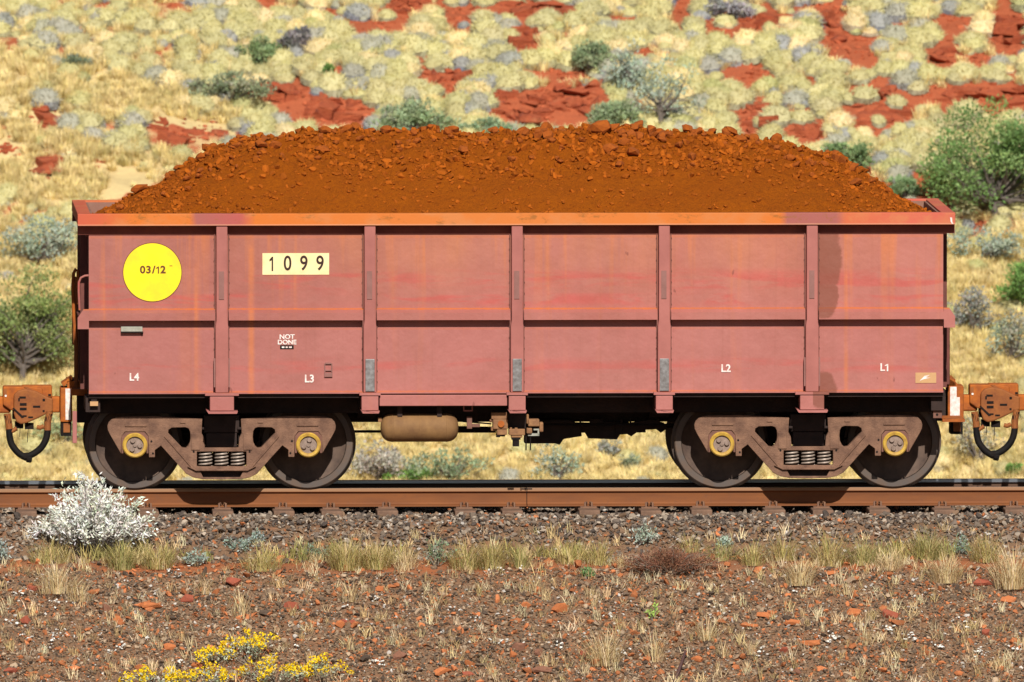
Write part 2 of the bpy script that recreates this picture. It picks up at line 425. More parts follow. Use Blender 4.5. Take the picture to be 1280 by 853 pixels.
def tint_mat(name, rough=.9, inst=True, vary=.25, bumpy=0, trans=0, own=False):
    """colour from the piece's own tint"""
    t = NT(name, rough, 0, .15)
    at_ = t.n('ShaderNodeAttribute', attribute_name='tint'); at_.attribute_type = 'INSTANCER' if inst else 'GEOMETRY'
    c = at_.outputs['Color']
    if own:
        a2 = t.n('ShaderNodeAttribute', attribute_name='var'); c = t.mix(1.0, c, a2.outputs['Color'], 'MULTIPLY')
    nz = t.noise(25, 3, .6)
    c = t.mix(vary, c, t.mix(t.ramp(nz, [(.35, 0.), (.65, 1.)]), (.0, .0, .0), (1., 1., 1.)), 'SOFT_LIGHT')
    if bumpy: t.bump(t.noise(50, 4, .7), bumpy, .01)
    t.out(c)
    if trans:
        tr = t.n('ShaderNodeBsdfTranslucent'); t.l(c, tr.inputs[0]); mx = t.n('ShaderNodeMixShader'); mx.inputs[0].default_value = trans
        t.l(t.b.outputs[0], mx.inputs[1]); t.l(tr.outputs[0], mx.inputs[2])
        t.l(mx.outputs[0], t.t.nodes['Material Output'].inputs['Surface'])
    return t.m
M['stone'] = tint_mat('ballast_stone', .9, True, .35, .3)
M['oreL'] = tint_mat('ore_lump', .95, True, .25, .4)
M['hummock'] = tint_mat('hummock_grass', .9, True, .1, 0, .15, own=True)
M['blade'] = tint_mat('grass_blade', .85, False, .1, 0, .2)
M['leaf'] = tint_mat('shrub_leaf', .8, False, .1, 0, .2)
M['bark'] = simple('bark', (.10, .085, .075), (.16, .13, .11), 14, .9, bump=.5)
M['bark2'] = simple('pale_twig', (.26, .22, .17), (.18, .14, .11), 14, .9)

def rock_bm(seed, flat=(1, 1, 1), n=13, r=.5):
    q = random.Random(seed); bm = bmesh.new()
    for i in range(n):
        v = Vector((q.gauss(0, 1), q.gauss(0, 1), q.gauss(0, 1))).normalized()*(r*q.uniform(.8, 1.08))
        bm.verts.new((v.x*flat[0], v.y*flat[1], v.z*flat[2]))
    res = bmesh.ops.convex_hull(bm, input=bm.verts[:])
    bmesh.ops.delete(bm, geom=[g for g in res['geom_interior'] if isinstance(g, bmesh.types.BMVert)], context='VERTS')
    bmesh.ops.recalc_face_normals(bm, faces=bm.faces[:])
    return bm
stones = [source('stone_shape', rock_bm(100+i, (1, q, .62), 14), M['stone']) for i, q in enumerate((.8, .7, .9, .75, .6, .85, .7))]

def stone_tints(n, p_red, p_pale, red=(.44, .155, .062), warm=(1, 1, 1)):
    out = np.zeros((n, 3)); u = nr.rand(n)
    dark = np.array([[.14, .108, .086], [.21, .160, .122], [.080, .062, .052], [.33, .265, .205], [.18, .112, .070]])
    out[:] = dark[nr.randint(0, 5, n)]*nr.uniform(.75, 1.25, (n, 1))*np.array(warm)[None, :]
    m = u < p_red; out[m] = np.array(red)*nr.uniform(.6, 1.25, (m.sum(), 1))
    m = u > 1-p_pale; out[m] = np.array([.55, .50, .45])*nr.uniform(.6, 1.1, (m.sum(), 1))
    return out
def strew(name, n, xr, yr, size, p_red, p_pale, lift=.25, keep=None, label=None, tints=None):
    P = []; k = 0
    while len(P) < n and k < n*6:
        k += 1; x = nr.uniform(*xr); y = nr.uniform(*yr)
        if keep and not keep(x, y): continue
        P.append((x, y, ground_z(x, y)))
    P = np.array(P); n = len(P)
    s = np.exp(nr.normal(math.log(size), .33, n)); s = np.clip(s, size*.45, size*2.1)
    P[:, 2] += s*lift*nr.uniform(.3, 1.2, n)
    Sc = np.stack([s*nr.uniform(.8, 1.35, n), s*nr.uniform(.8, 1.2, n), s*nr.uniform(.7, 1.1, n)], 1)
    Rt = np.stack([nr.normal(0, .5, n), nr.normal(0, .5, n), nr.uniform(0, 6.28, n)], 1)
    return scatter(name, stones, P, Rt, Sc, stone_tints(n, p_red, p_pale, warm=(1.08, .97, .84) if name == 'gravel' else (1, 1, 1)) if tints is None else tints(n), label)
# crushed ballast round the sleepers and down the shoulder
strew('ballast', 24000, (-8.8, 8.8), (-2.55, 1.0), .046, .035, .02, .25)
strew('ballast', 7300, (-8.8, 8.8), (-2.2, -1.3), .046, .035, .02, .5)
strew('ballast', 6200, (-8.8, 8.8), (.9, 2.6), .055, .06, .02, .3)
# finer gravel on the slope below the red bench
strew('gravel', 74000, (-8.6, 8.6), (-5.7, -2.5), .025, .12, .035, .3,
      keep=lambda x, y: (y < -3.24+.08*vnoise(x, y, 1., 2., 2)) or rng.random() < (.10 if y < -2.84 else .5))
strew('gravel', 27000, (-8.6, 8.6), (-5.7, -3.2), .040, .15, .02, .3,
      keep=lambda x, y: rng.random() < .75+.5*vnoise(x, y, 1., 7., 2))
strew('gravel', 1850, (-8.6, 8.6), (-5.7, -2.7), .072, .62, .0, .22)

# ================================================================== RAILS and SLEEPERS
RY = .7535
def rail_profile():
    h = [(.0360, -.006), (.033, 0), (.0, .001)]
    right = [(.030, .0), (.036, -.006), (.0365, -.036), (.010, -.050), (.0085, -.090), (.010, -.150), (.022, -.166), (.074, -.178), (.075, -.190)]
    return [(-a, b) for a, b in right[::-1]] + right
def rail_mat():
    t = NT('rail_steel', .7, 0, .25)
    x, y, z = t.xyz()[:3]
    c = t.mix(t.ramp(t.noise(1.4, 5, .6, mapping=((1, 6, 6), (0, 0, 0))), [(.3, 0.), (.7, 1.)]), (.215, .074, .022), (.145, .050, .019))
    c = t.mix(t.smooth(t.noise(14, 4, .7), .5, .75), c, (.16, .06, .025))
    top = t.smooth(z, -.002, -.0005)
    c = t.mix(top, c, (.35, .33, .31))
    head = t.math('MULTIPLY', t.smooth(z, -.035, -.028), t.math('SUBTRACT', 1.0, top))
    c = t.mix(t.math('MULTIPLY', head, .75), c, (.32, .18, .10))
    gauge = t.math('MULTIPLY', t.smooth(z, -.037, -.034), t.math('GREATER_THAN', y, .0285))
    pol = t.math('MAXIMUM', gauge, top)
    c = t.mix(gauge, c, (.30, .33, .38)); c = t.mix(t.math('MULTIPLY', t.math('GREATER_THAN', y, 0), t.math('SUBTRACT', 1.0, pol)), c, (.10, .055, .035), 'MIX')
    t.setin(t.b.inputs['Metallic'], t.math('MULTIPLY', pol, .85)); t.setin(t.b.inputs['Roughness'], t.math('MULTIPLY_ADD', pol, -.42, .72))
    t.bump(t.noise(60, 4, .7), .3, .002)
    return t.out(c)
M['rail'] = rail_mat()
jx = AX(658.5, -RY)
for x0, x1, yy, lab in ((-70, jx-.004, -RY, 'rusty near steel rail left of the narrow joint'), (jx+.004, 70, -RY, 'rusty near steel rail right of the narrow joint'),
                        (-70, 70, RY, 'far steel rail beyond the wheels, mostly in shadow')):
    b = MB(); b.prismx([(p[0], p[1]) for p in rail_profile()], x0, x1)
    o = b.build('rail', M['rail']); o.location.y = yy; o.rotation_euler.z = math.pi if yy > 0 else 0; tag(o, lab, 'rail', 'rails of the railway track')
b = MB(); b.box(jx-.0035, jx+.0035, -.030, .030, -.052, -.004); b.box(jx-.0035, jx+.0035, -.006, .006, -.16, -.053); b.box(jx-.055, jx+.055, -.0405, -.0375, -.014, -.003)
o = b.build('joint_insulator', M['black']); o.location.y = -RY; tag(o, 'thin black insulating piece in the near rail joint', 'rail joint')

M['timber'] = simple('dusty_sleeper', (.20, .115, .075), (.13, .075, .05), 9, .9, bump=.5)
M['clip'] = simple('rusty_clip', (.15, .08, .055), (.22, .11, .06), 20, .7)
SLP = [34, 110, 185, 280, 354, 414, 484, 582, 640, 738, 813, 878, 968, 1029, 1099, 1180, 1271]
ords = ['first', 'second', 'third', 'fourth', 'fifth', 'sixth', 'seventh', 'eighth', 'ninth', 'tenth']
def sleeper():
    r = empty('sleeper')
    b = MB(); b.box(-.11, .11, -1.27, 1.27, -.40, -.207); b.build('timber', M['timber'], r, bevel=.012)
    for s in (-1, 1):
        b = MB(); b.box(-.085, .085, s*RY-.16, s*RY+.16, -.2065, -.1905); pl = b.build('tie_plate', M['clip'], r)
        for q in (-1, 1):
            b = MB()
            for dx in (-.035, .035):
                b.tube([(dx, s*RY+q*.125, -.2), (dx, s*RY+q*.120, -.150), (dx*.6, s*RY+q*.085, -.148), (dx*.4, s*RY+q*.072, -.165)], .011, 6)
            b.build('rail_clip', M['clip'], pl, smooth=True)
    return r
first = sleeper()
def copy_tree(o, parent=None, skip=()):
    c = o.copy(); C.objects.link(c)
    if parent is not None: c.parent = parent
    for ch in kids.get(o.name, []):
        if ch.name.split('.')[0] not in skip: copy_tree(ch, c, skip)
    return c
def index_kids():
    global kids; kids = {}
    for o in bpy.data.objects:
        if o.parent: kids.setdefault(o.parent.name, []).append(o)
index_kids()
for i, px in enumerate(SLP):
    o = first if i == 0 else copy_tree(first)
    o.location = (AX(px, -1.27), rng.uniform(-.02, .02), rng.uniform(-.004, .004)); o.rotation_euler.z = rng.uniform(-.012, .012)
    lab = ('%s brown sleeper end to the left of the rail joint' % ords[8-i]) if px < 650 else ('%s brown sleeper end to the right of the rail joint' % ords[i-9])
    tag(o, lab, 'sleeper', 'sleepers under the rails')

# ================================================================== WAGON
W = empty('ore_wagon', (XC, 0, 0))
tag(W, 'rust red open ore wagon numbered 1099 with yellow disc, heaped with ore', 'railway wagon', 'ore wagons of the train')
HL = 4.454; HW = 1.50; OV = .137; MO = .103; EL = .117
ZT, ZR, ZR2 = wz(266), wz(281), wz(292.5)
ZM0, ZM1, ZM2 = wz(385), wz(399.5), wz(408)
ZB = wz(490)
POST = [wx(277), wx(462), wx(646), wx(830), wx(1015)]
edges = [-HL] + POST + [HL]
part = lambda b, n, m, p=W, **k: b.build(n, m, p, **k)
for k in range(6):
    x0, x1 = edges[k], edges[k+1]
    for s in (-1, 1):
        for z0, z1, nm in ((ZM0-.004, ZR2+.004, 'upper_side_panel'), (ZB, ZM0-.006, 'lower_side_panel')):
            b = MB(); ya, yb = s*HW, s*(HW-.02)
            b.box(x0+.002, x1-.002, min(ya, yb), max(ya, yb), z0, z1); part(b, nm, M['paint'])
# inner lining: what shows above the near rim
b = MB(); b.box(-HL, HL, HW-.045, HW-.024, 1.1, ZT-.02); b.box(-HL, HL, -HW+.024, -HW+.045, 1.1, ZT-.02)
b.box(HL-.045, HL-.024, -HW+.05, HW-.05, 1.1, ZT-.02); b.box(-HL+.024, -HL+.045, -HW+.05, HW-.05, 1.1, ZT-.02); part(b, 'inner_lining', M['inside'])
# ends
for s in (-1, 1):
    xa, xb = s*HL, s*(HL-.02)
    b = MB(); b.box(min(xa, xb), max(xa, xb), -HW+.022, HW-.022, ZB, ZR2+.004); part(b, 'end_wall', M['underred'])
    for yy in (-.75, 0., .75):
        b = MB(); x0, x1 = sorted((s*(HL+.001), s*(HL+.075))); b.box(x0, x1, yy-.06, yy+.06, ZB, ZR2); part(b, 'end_rib', M['underred'])
# top rim ring
for s in (-1, 1):
    b = MB(); f = s
    ys_ = sorted((s*(HW+OV), s*(HW-.02))); b.box(-HL-EL, HL+EL, ys_[0], ys_[1], ZR, ZT)
    rr = part(b, 'rim_rail', M['rim'], bevel=.006)
    b = MB(); ys_ = sorted((s*(HW+.012), s*(HW-.02))); b.box(-HL-EL, HL+EL, ys_[0], ys_[1], ZR2, ZR-.001); b.build('rim_web', M['rimweb'], rr)
for s in (-1, 1):
    b = MB(); x_ = sorted((s*(HL+EL-.002), s*(HL-.02))); b.box(x_[0], x_[1], -HW+.021, HW-.021, ZR+.001, ZT-.002)
    rr = part(b, 'end_rim', M['rim'], bevel=.006)
    b = MB(); x_ = sorted((s*(HL+.03), s*(HL-.02))); b.box(x_[0], x_[1], -HW+.021, HW-.021, ZR2-.02, ZR-.001); b.build('rim_web', M['rimweb'], rr)
# shed ore dust lying in the corners of the rim
# middle rail ring: sloping plate with an upright lip, broken by the posts
PW = .058
for s in (-1, 1):
    for k in range(6):
        x0 = edges[k] + (PW+.014 if k else 0); x1 = edges[k+1] - (PW+.014 if k < 5 else 0)
        b = MB(); pr = [(s*HW, ZM0), (s*(HW+MO), ZM0-.045), (s*(HW+MO), ZM1), (s*(HW+MO-.012), ZM1), (s*(HW+MO-.012), ZM0-.055), (s*HW, ZM0-.012)]
        b.prismx(pr, x0, x1); part(b, 'middle_rail', M['paint'])
    for e in (-1, 1):
        b = MB(); xi, xo = e*HL, e*(HL+EL)
        b.prism([(xi, ZM0-.001), (e*(HL+.055), ZM0-.001), (xo, ZM0-.09), (xo, wz(410)), (xi, wz(410))], s*(HW+MO) if s < 0 else HW+MO-.012, s*(HW+MO)+.012 if s < 0 else HW+MO)
        part(b, 'middle_rail_end', M['paint'])
for e in (-1, 1):
    b = MB(); x_ = sorted((e*HL, e*(HL+EL-.01))); b.box(x_[0], x_[1], -HW-MO+.02, HW+MO-.02, ZM0-.10, ZM0-.085); part(b, 'end_rail', M['underred'])
# side posts
for s in (-1, 1):
    for i, px in enumerate(POST):
        fy = s*(HW+.12)
        b = MB(); ya, yb = sorted((fy, s*(HW+.001)))
        b.prism([(px-PW, ZR-.002), (px+PW, ZR-.002), (px+PW, ZM1), (px+PW+.010, ZM2), (px+PW+.010, ZB), (px-PW-.010, ZB), (px-PW-.010, ZM2), (px-PW, ZM1)], ya, yb)
        po = part(b, 'side_post', M['post'], bevel=.008)
        ya, yb = sorted((s*(HW+.014), s*(HW+.001)))
        for q in (-1, 1):
            x0, x1 = sorted((px+q*(PW+.011), px+q*(PW+.021)))
            b = MB(); b.box(x0, x1, ya, yb, ZB, ZR2)
            for k in range(14): b.box(px+q*(PW+.021)-.004, px+q*(PW+.021)+.004, ya, yb, ZB+.1+k*.115, ZB+.112+k*.115)
            b.build('post_flange', M['postdark'], po)
        ya, yb = sorted((fy, fy+s*.008))
        b = MB(); b.box(px-.032, px+.022, ya, yb, wz(373), wz(338)); b.build('patch_plate', M['postplate'], po)
        if i in (1, 2, 3):
            b = MB(); ya, yb = sorted((fy+s*.002, fy+s*.012))
            b.box(px-.048, px+.048, ya, yb, wz(488.5), wz(448)); b.build('wear_plate', M['galv'], po, bevel=.004)
        else:
            for q in (-1, 1):
                b = MB(); ya, yb = sorted((s*(HW+.04), s*(HW+.10)))
                b.box(px+q*(PW+.0105), px+q*(PW+.026), ya, yb, wz(483), wz(447)); b.build('post_gusset', M['postplate'], po)
        # foot bracket below the side
        hwid = .125 if i in (0, 4) else .088
        b = MB(); ya, yb = sorted((s*(HW+.115), s*(HW-.25)))
        b.box(px-hwid, px+hwid, ya, yb, wz(512.5), wz(494.5))
        br = part(b, 'foot_bracket', M['paint'], bevel=.006)
        ya, yb = sorted((s*(HW+.135), s*(HW-.25)))
        fx = hwid+.04 if i in (0, 4) else hwid+.012
        b = MB(); b.prism([(px-fx, wz(511)), (px-hwid-.004, wz(513)), (px+fx, wz(513)), (px+fx-.01, wz(516)), (px-fx+.025, wz(516))], ya, yb); b.build('bracket_flange', M['paint'], br)
        b = MB(); b.box(px-fx-.01, px+fx+.01, sorted((s*(HW+.125), s*(HW-.2)))[0], sorted((s*(HW+.125), s*(HW-.2)))[1], wz(493.5), ZB-.001); b.build('bracket_cap', M['paint'], br)
# bottom sill lip
for s in (-1, 1):
    b = MB(); ya, yb = sorted((s*(HW+.020), s*(HW-.06))); b.box(-HL, HL, ya, yb, ZB-.015, ZB+.004); part(b, 'bottom_sill', M['paint'])
b = MB(); b.box(wx(474), wx(633.5), -HW-.09, -HW+.02, wz(507), wz(493.5)); part(b, 'side_sill_box', M['paint'], bevel=.006)
b = MB(); b.box(wx(474), wx(633.5), HW-.02, HW+.09, wz(507), wz(493.5)); part(b, 'side_sill_box', M['paint'])
# floor, centre sill, crossbearers
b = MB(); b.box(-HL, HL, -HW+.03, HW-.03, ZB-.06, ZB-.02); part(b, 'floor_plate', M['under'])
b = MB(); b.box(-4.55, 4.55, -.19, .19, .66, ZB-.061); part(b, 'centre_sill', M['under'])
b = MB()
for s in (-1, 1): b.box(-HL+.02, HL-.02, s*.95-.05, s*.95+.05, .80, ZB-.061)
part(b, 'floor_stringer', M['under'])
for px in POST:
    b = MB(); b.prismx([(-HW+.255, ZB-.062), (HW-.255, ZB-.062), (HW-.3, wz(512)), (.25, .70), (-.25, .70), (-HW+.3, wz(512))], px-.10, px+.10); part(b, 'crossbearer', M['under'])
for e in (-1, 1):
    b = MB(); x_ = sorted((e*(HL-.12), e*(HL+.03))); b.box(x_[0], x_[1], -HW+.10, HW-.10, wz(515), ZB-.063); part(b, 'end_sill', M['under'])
    x_ = sorted((e*(HL+.002), e*(HL+.20)))
    b = MB(); b.box(x_[0], x_[1], -.20, .62, ZB-.02, ZB+.05); part(b, 'end_step', M['orange'])

# writing and plates (flat print, laid on the paint)
FONTS = []
def text(s, px, py, h, mat, y=-HW-.006, sx=1.0, parent=W, name='lettering', align='CENTER', bold=0):
    cu = bpy.data.curves.new(name, 'FONT'); cu.body = s; cu.size = h/.70; cu.align_x = align; cu.align_y = 'CENTER'; cu.extrude = .0008; cu.offset = bold
    cu.materials.append(mat); o = bpy.data.objects.new(name, cu); link(o, parent)
    o.location = (wx(px), y, wz(py)); o.rotation_euler = (R(90), 0, 0); o.scale = (sx, 1, 1)
    FONTS.append(o); return o
def one(px, py, h, wd, mat, parent, y=-HW-.006):
    x, z = wx(px), wz(py); b = MB()
    b.prism([(x+wd*.5, z-h/2), (x+wd*.5, z+h/2), (x-wd*.3, z+h/2), (x-wd*1.9, z+h*.30), (x-wd*1.9, z+h*.16), (x-wd*.5, z+h*.26), (x-wd*.5, z-h/2)], y-.001, y+.001)
    return b.build('lettering', mat, parent)
b = MB(); b.lathe_y(wx(190.5), wz(339.7), [(0, -HW-.0045), (.302, -HW-.0045), (.302, -HW-.001), (0, -HW-.001)], 72); disc = part(b, 'test_disc', M['disc'])
b = MB(); b.lathe_y(wx(190.5), wz(339.7), [(.302, -HW-.0035), (.309, -HW-.0035), (.309, -HW-.001), (.302, -HW-.001)], 72); b.build('disc_edge', M['inkb'], disc)
one(198.0, 336.8, .074, .013, M['inkb'], disc)
for ch, px in zip('03/2', (178.3, 185.7, 192.2, 203.8)): text(ch, px, 336.8, .074, M['inkb'], sx=1.05, parent=disc, bold=.004)
b = MB(); b.box(wx(211.8), wx(215.4), -HW-.0052, -HW-.0046, wz(332.2), wz(331.2)); b.build('dash_mark', M['inkb'], disc)
b = MB(); b.box(wx(328), wx(411.3), -HW-.006, -HW-.001, wz(343), wz(316)); npl = part(b, 'number_plate', M['creamy'])
one(340.4, 329.4, .150, .016, M['ink'], npl, -HW-.0075)
for ch, px in zip('099', (359.4, 379.8, 400)): text(ch, px, 329.4, .150, M['ink'], y=-HW-.0075, sx=.80, parent=npl, bold=.003)
for s_, px, py in (('L4', 167.6, 471), ('L3', 386.6, 473.5), ('L2', 907.6, 461.5), ('L', 1103.6, 460.6)): text(s_, px, py, .077, M['white'], sx=.95, bold=.003)
one(1110, 460.6, .077, .015, M['white'], W)
text('NOT', 358.6, 420.8, .046, M['white'], sx=1.1, bold=.002); text('DONE', 358.6, 427.6, .046, M['white'], sx=1.05, bold=.002)
b = MB(); b.box(wx(350), wx(367), -HW-.005, -HW-.001, wz(436), wz(431.2)); lp = part(b, 'black_label', M['black'])
b = MB()
for a_, c_ in ((352.2, 355.4), (357, 359.5), (361, 364.6)): b.box(wx(a_), wx(c_), -HW-.0062, -HW-.0052, wz(434.6), wz(432.8))
b.build('label_mark', M['white'], lp)
b = MB(); b.box(wx(1145), wx(1171), -HW-.006, -HW-.001, wz(480), wz(467)); bdg = part(b, 'badge', M['tanp'])
b = MB(); b.prism([(wx(1150), wz(477.5)), (wx(1156.5), wz(471)), (wx(1163), wz(469.8)), (wx(1158.5), wz(473)), (wx(1164), wz(473.5)), (wx(1155), wz(475.2))], -HW-.0075, -HW-.0062); b.build('badge_mark', M['white'], bdg)
b = MB(); b.prism([(wx(1187.2), wz(272)), (wx(1189.8), wz(272)), (wx(1190), wz(277)), (wx(1191.4), wz(280)), (wx(1189.4), wz(280)), (wx(1188), wz(277))], -HW-OV-.003, -HW-OV-.0005); part(b, 'paint_mark', M['white'])
b = MB(); b.box(wx(151), wx(178), -HW-.05, -HW-.001, wz(413.6), wz(407.4)); tg = part(b, 'tag_reader_plate', M['grey'], bevel=.004)
b = MB(); b.box(wx(151), wx(179), -HW-.045, -HW-.001, wz(415.2), wz(413.8)); b.tube([(wx(177.5), -HW-.04, wz(414.5)), (wx(177.5), -HW-.01, wz(416.5))], .012, 8); b.build('plate_shadow_strip', M['black'], tg)  # black strip stands in for the shadow beneath the plate
b = MB(); b.box(wx(405.2), wx(415.4), -HW-.02, -HW-.001, wz(471), wz(466)); b.box(wx(405.2), wx(406.6), -HW-.02, -HW-.001, wz(466), wz(454)); b.box(wx(414), wx(415.4), -HW-.02, -HW-.001, wz(466), wz(454))
b.box(wx(406.6), wx(414), -HW-.02, -HW-.001, wz(455), wz(453)); b.box(wx(406.6), wx(414), -HW-.02, -HW-.001, wz(463.5), wz(462)); part(b, 'card_holder', M['postplate'], bevel=.002)

dg = bpy.context.evaluated_depsgraph_get()
for o in FONTS:
    me = bpy.data.meshes.new_from_object(o.evaluated_get(dg)); p_ = o.parent; mw = (o.location.copy(), o.rotation_euler.copy(), o.scale.copy())
    bpy.data.objects.remove(o); o = link(bpy.data.objects.new('lettering', me), p_); o.location, o.rotation_euler, o.scale = mw
# reservoir
def cyl_x(b, xa, xb, y, z, prof, n=32):
    """prof: list of (x, r)"""
    rings = []
    for x, r in prof:
        rings.append([b.bm.verts.new((x, y+r*math.cos(2*math.pi*k/n), z+r*math.sin(2*math.pi*k/n))) for k in range(n)] if r > 1e-5 else [b.bm.verts.new((x, y, z))])
    for p, q in zip(rings, rings[1:]):
        for k in range(n):
            k2 = (k+1) % n
            if len(p) == 1: b.bm.faces.new((p[0], q[k2], q[k]))
            elif len(q) == 1: b.bm.faces.new((p[k], p[k2], q[0]))
            else: b.bm.faces.new((p[k], p[k2], q[k2], q[k]))
TY = -1.37
tx0, tx1 = AX(475.5, TY)-XC, AX(573, TY)-XC; tz = AZ(534.5, TY); tr = .148
b = MB()
pr = [(tx0, 0)] + [(tx0+.115*(1-math.cos(t)), tr*math.sin(t)**.75) for t in (R(18), R(36), R(54), R(72), R(90))] + [(tx0+.120, tr+.003), (tx0+.128, tr+.003), (tx0+.132, tr)]
pr += [((tx0+tx1)/2-.006, tr), ((tx0+tx1)/2, tr+.0025), ((tx0+tx1)/2+.006, tr), (tx1-.132, tr), (tx1-.128, tr+.003), (tx1-.120, tr+.003)] + [(tx1-.115*(1-math.cos(t)), tr*math.sin(t)**.75) for t in (R(90), R(72), R(54), R(36), R(18))] + [(tx1, 0)]
cyl_x(b, 0, 0, TY, tz, pr); tk = part(b, 'air_reservoir', M['tank'], smooth=True)
for xx in (tx0+.2, tx1-.2):
    b = MB(); b.box(xx-.025, xx+.025, TY-.10, TY+.12, tz+.12, ZB-.03); b.build('reservoir_strap', M['under'], tk)
b = MB(); b.box(AX(472.5, TY)-XC, AX(477, TY)-XC, TY-.03, TY+.03, AZ(527, TY), AZ(522, TY)); b.build('reservoir_port', M['valve'], tk)
# brake valve cluster
VY = -1.38
def vb(b, x0, x1, y0, y1, d=.12, Y=VY): b.box(AX(x0, Y)-XC, AX(x1, Y)-XC, Y-d/2, Y+d, AZ(y1, Y), AZ(y0, Y))
b = MB(); vb(b, 614, 634, 515.5, 524); vb(b, 616, 634.5, 524, 536, .16); vb(b, 621, 633.5, 536, 543.5, .14); vb(b, 613.5, 622, 534, 538.5, .1); vb(b, 614, 618, 520, 524.5, .1)
b.tube([(AX(612, VY)-XC, VY-.02, AZ(526, VY)), (AX(620, VY)-XC, VY-.02, AZ(526, VY))], .018, 8)
v1 = part(b, 'brake_valve', M['valve'], bevel=.01)
b = MB(); b.lathe_y(AX(626, VY)-XC, AZ(529.5, VY), [(0, VY-.10), (.035, VY-.10), (.035, VY-.07), (.0, VY-.07)], 16); b.build('valve_cap', M['orange'], v1)
b = MB(); vb(b, 620.5, 625, 543, 546.5); vb(b, 625, 631, 542, 545.5, .1); b.build('valve_drain', M['black'], v1)
b = MB(); vb(b, 636, 656, 536, 544, .14); vb(b, 639, 653, 544, 547, .12); vb(b, 637, 640, 534, 537, .1); vb(b, 643, 647, 534.5, 537, .1); v2 = part(b, 'pipe_bracket', M['valve'], bevel=.008)
b = MB(); vb(b, 639.5, 650.5, 547, 549.5, .12); vb(b, 641, 648.8, 549.5, 558, .1); b.build('valve_exhaust', M['black'], v2)
b = MB(); vb(b, 635.2, 656.8, 516.5, 535.5, .1, VY+.06); part(b, 'valve_backplate', M['under'])
b = MB(); vb(b, 660, 674, 524, 533, .12); vb(b, 658, 665, 535, 542, .1); vb(b, 658, 661, 518, 530, .05); vb(b, 674, 679, 528, 540, .1); v3 = part(b, 'release_valve', M['valve'], bevel=.01)
b = MB(); vb(b, 667, 674, 536, 538, .04); vb(b, 660, 674, 542, 545, .04); vb(b, 672, 674, 538, 545, .04); b.build('release_lever', M['grey'], v3)
b = MB()
for px in (657.5, 663): b.tube([(AX(px, VY)-XC, VY, AZ(545, VY)), (AX(px, VY)-XC, VY, AZ(563, VY))], .007, 6)
part(b, 'valve_rod', M['black'])
# small hangers and pipes
b = MB(); vb(b, 583.5, 590, 521, 536, .05); vb(b, 590, 600, 530, 534, .04); part(b, 'pipe_hanger', M['adapter'], bevel=.004)
b = MB(); vb(b, 579, 580.4, 508, 514, .03, -1.4); vb(b, 589.5, 591, 508, 514, .03, -1.4); vb(b, 579, 591, 512.8, 514.2, .03, -1.4); part(b, 'sill_loop', M['paint'])
b = MB(); PYY = -.55
def pp(px, py, Y=PYY): q = at(px, py, Y); return (q.x-XC, q.y, q.z)
b.tube([pp(180, 540), pp(440, 539.5), pp(620, 539.5)], .014, 8); b.tube([pp(570, 536), pp(620, 537)], .028, 8); b.tube([pp(578, 527), pp(614, 530)], .008, 6)
b.tube([pp(660, 531), pp(1110, 531.5)], .012, 8); part(b, 'brake_pipe', M['black'], smooth=True)
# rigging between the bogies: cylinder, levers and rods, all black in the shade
b = MB(); GY = -.30
def pg(l, Y=GY, d=.06): b.prism([(AX(x, Y)-XC, AZ(y, Y)) for x, y in l], Y-d/2, Y+d/2)
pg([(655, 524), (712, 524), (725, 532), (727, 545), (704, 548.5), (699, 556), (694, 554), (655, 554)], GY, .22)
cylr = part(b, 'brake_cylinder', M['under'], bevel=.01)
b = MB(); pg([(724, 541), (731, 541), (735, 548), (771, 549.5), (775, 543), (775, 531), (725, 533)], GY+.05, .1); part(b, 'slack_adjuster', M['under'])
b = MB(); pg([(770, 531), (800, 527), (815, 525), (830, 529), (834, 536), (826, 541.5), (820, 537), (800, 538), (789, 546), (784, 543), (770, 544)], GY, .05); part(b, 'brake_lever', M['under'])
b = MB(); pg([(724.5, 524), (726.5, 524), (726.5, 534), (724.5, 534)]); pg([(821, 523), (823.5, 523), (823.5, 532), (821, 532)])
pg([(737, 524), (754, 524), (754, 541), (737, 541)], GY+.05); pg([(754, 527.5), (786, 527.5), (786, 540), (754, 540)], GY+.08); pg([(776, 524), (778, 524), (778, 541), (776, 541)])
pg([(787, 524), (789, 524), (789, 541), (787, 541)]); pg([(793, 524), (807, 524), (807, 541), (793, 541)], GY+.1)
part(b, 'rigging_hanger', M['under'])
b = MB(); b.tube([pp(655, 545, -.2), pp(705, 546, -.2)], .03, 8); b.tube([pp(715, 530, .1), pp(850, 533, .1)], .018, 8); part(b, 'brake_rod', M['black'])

# ---- bogies
BX = [(276+1.5-640)/S-XC, (1011+1.5-640)/S-XC]
BX = [-(BX[1]-BX[0])/2, (BX[1]-BX[0])/2]
WB = .905; WR = .4785; SY = -1.17; ZW = WR
def bp(dx, py): return (dx/S, AZ(py, SY))     # bogie pixel offset from its centre -> x, z
half_top = [(0, 559), (-21, 559), (-22, 547), (-25, 541), (-24, 523), (-40, 522), (-88, 519.6), (-126, 520.2), (-133, 521.2), (-138, 523.4), (-141.5, 527.2), (-143, 532), (-142.4, 537), (-140, 542),
            (-126, 566.5), (-125.3, 545), (-121, 539), (-96, 539), (-91.5, 545), (-91, 571), (-83.5, 571), (-83.5, 562), (-76, 556.5), (-60, 574), (-44, 592), (-35, 596.5), (-24, 598.5), (0, 599)]
outl = [bp(x, y) for x, y in half_top]
full = outl[1:] + [(-x, z) for x, z in outl[::-1][1:]]
tri = [(-67, 540.5), (-66.5, 536.5), (-62.5, 534), (-45.5, 533.5), (-41.5, 535), (-39.5, 539), (-38.9, 546), (-39.6, 552), (-42, 557), (-45, 559.6), (-49.5, 559)]
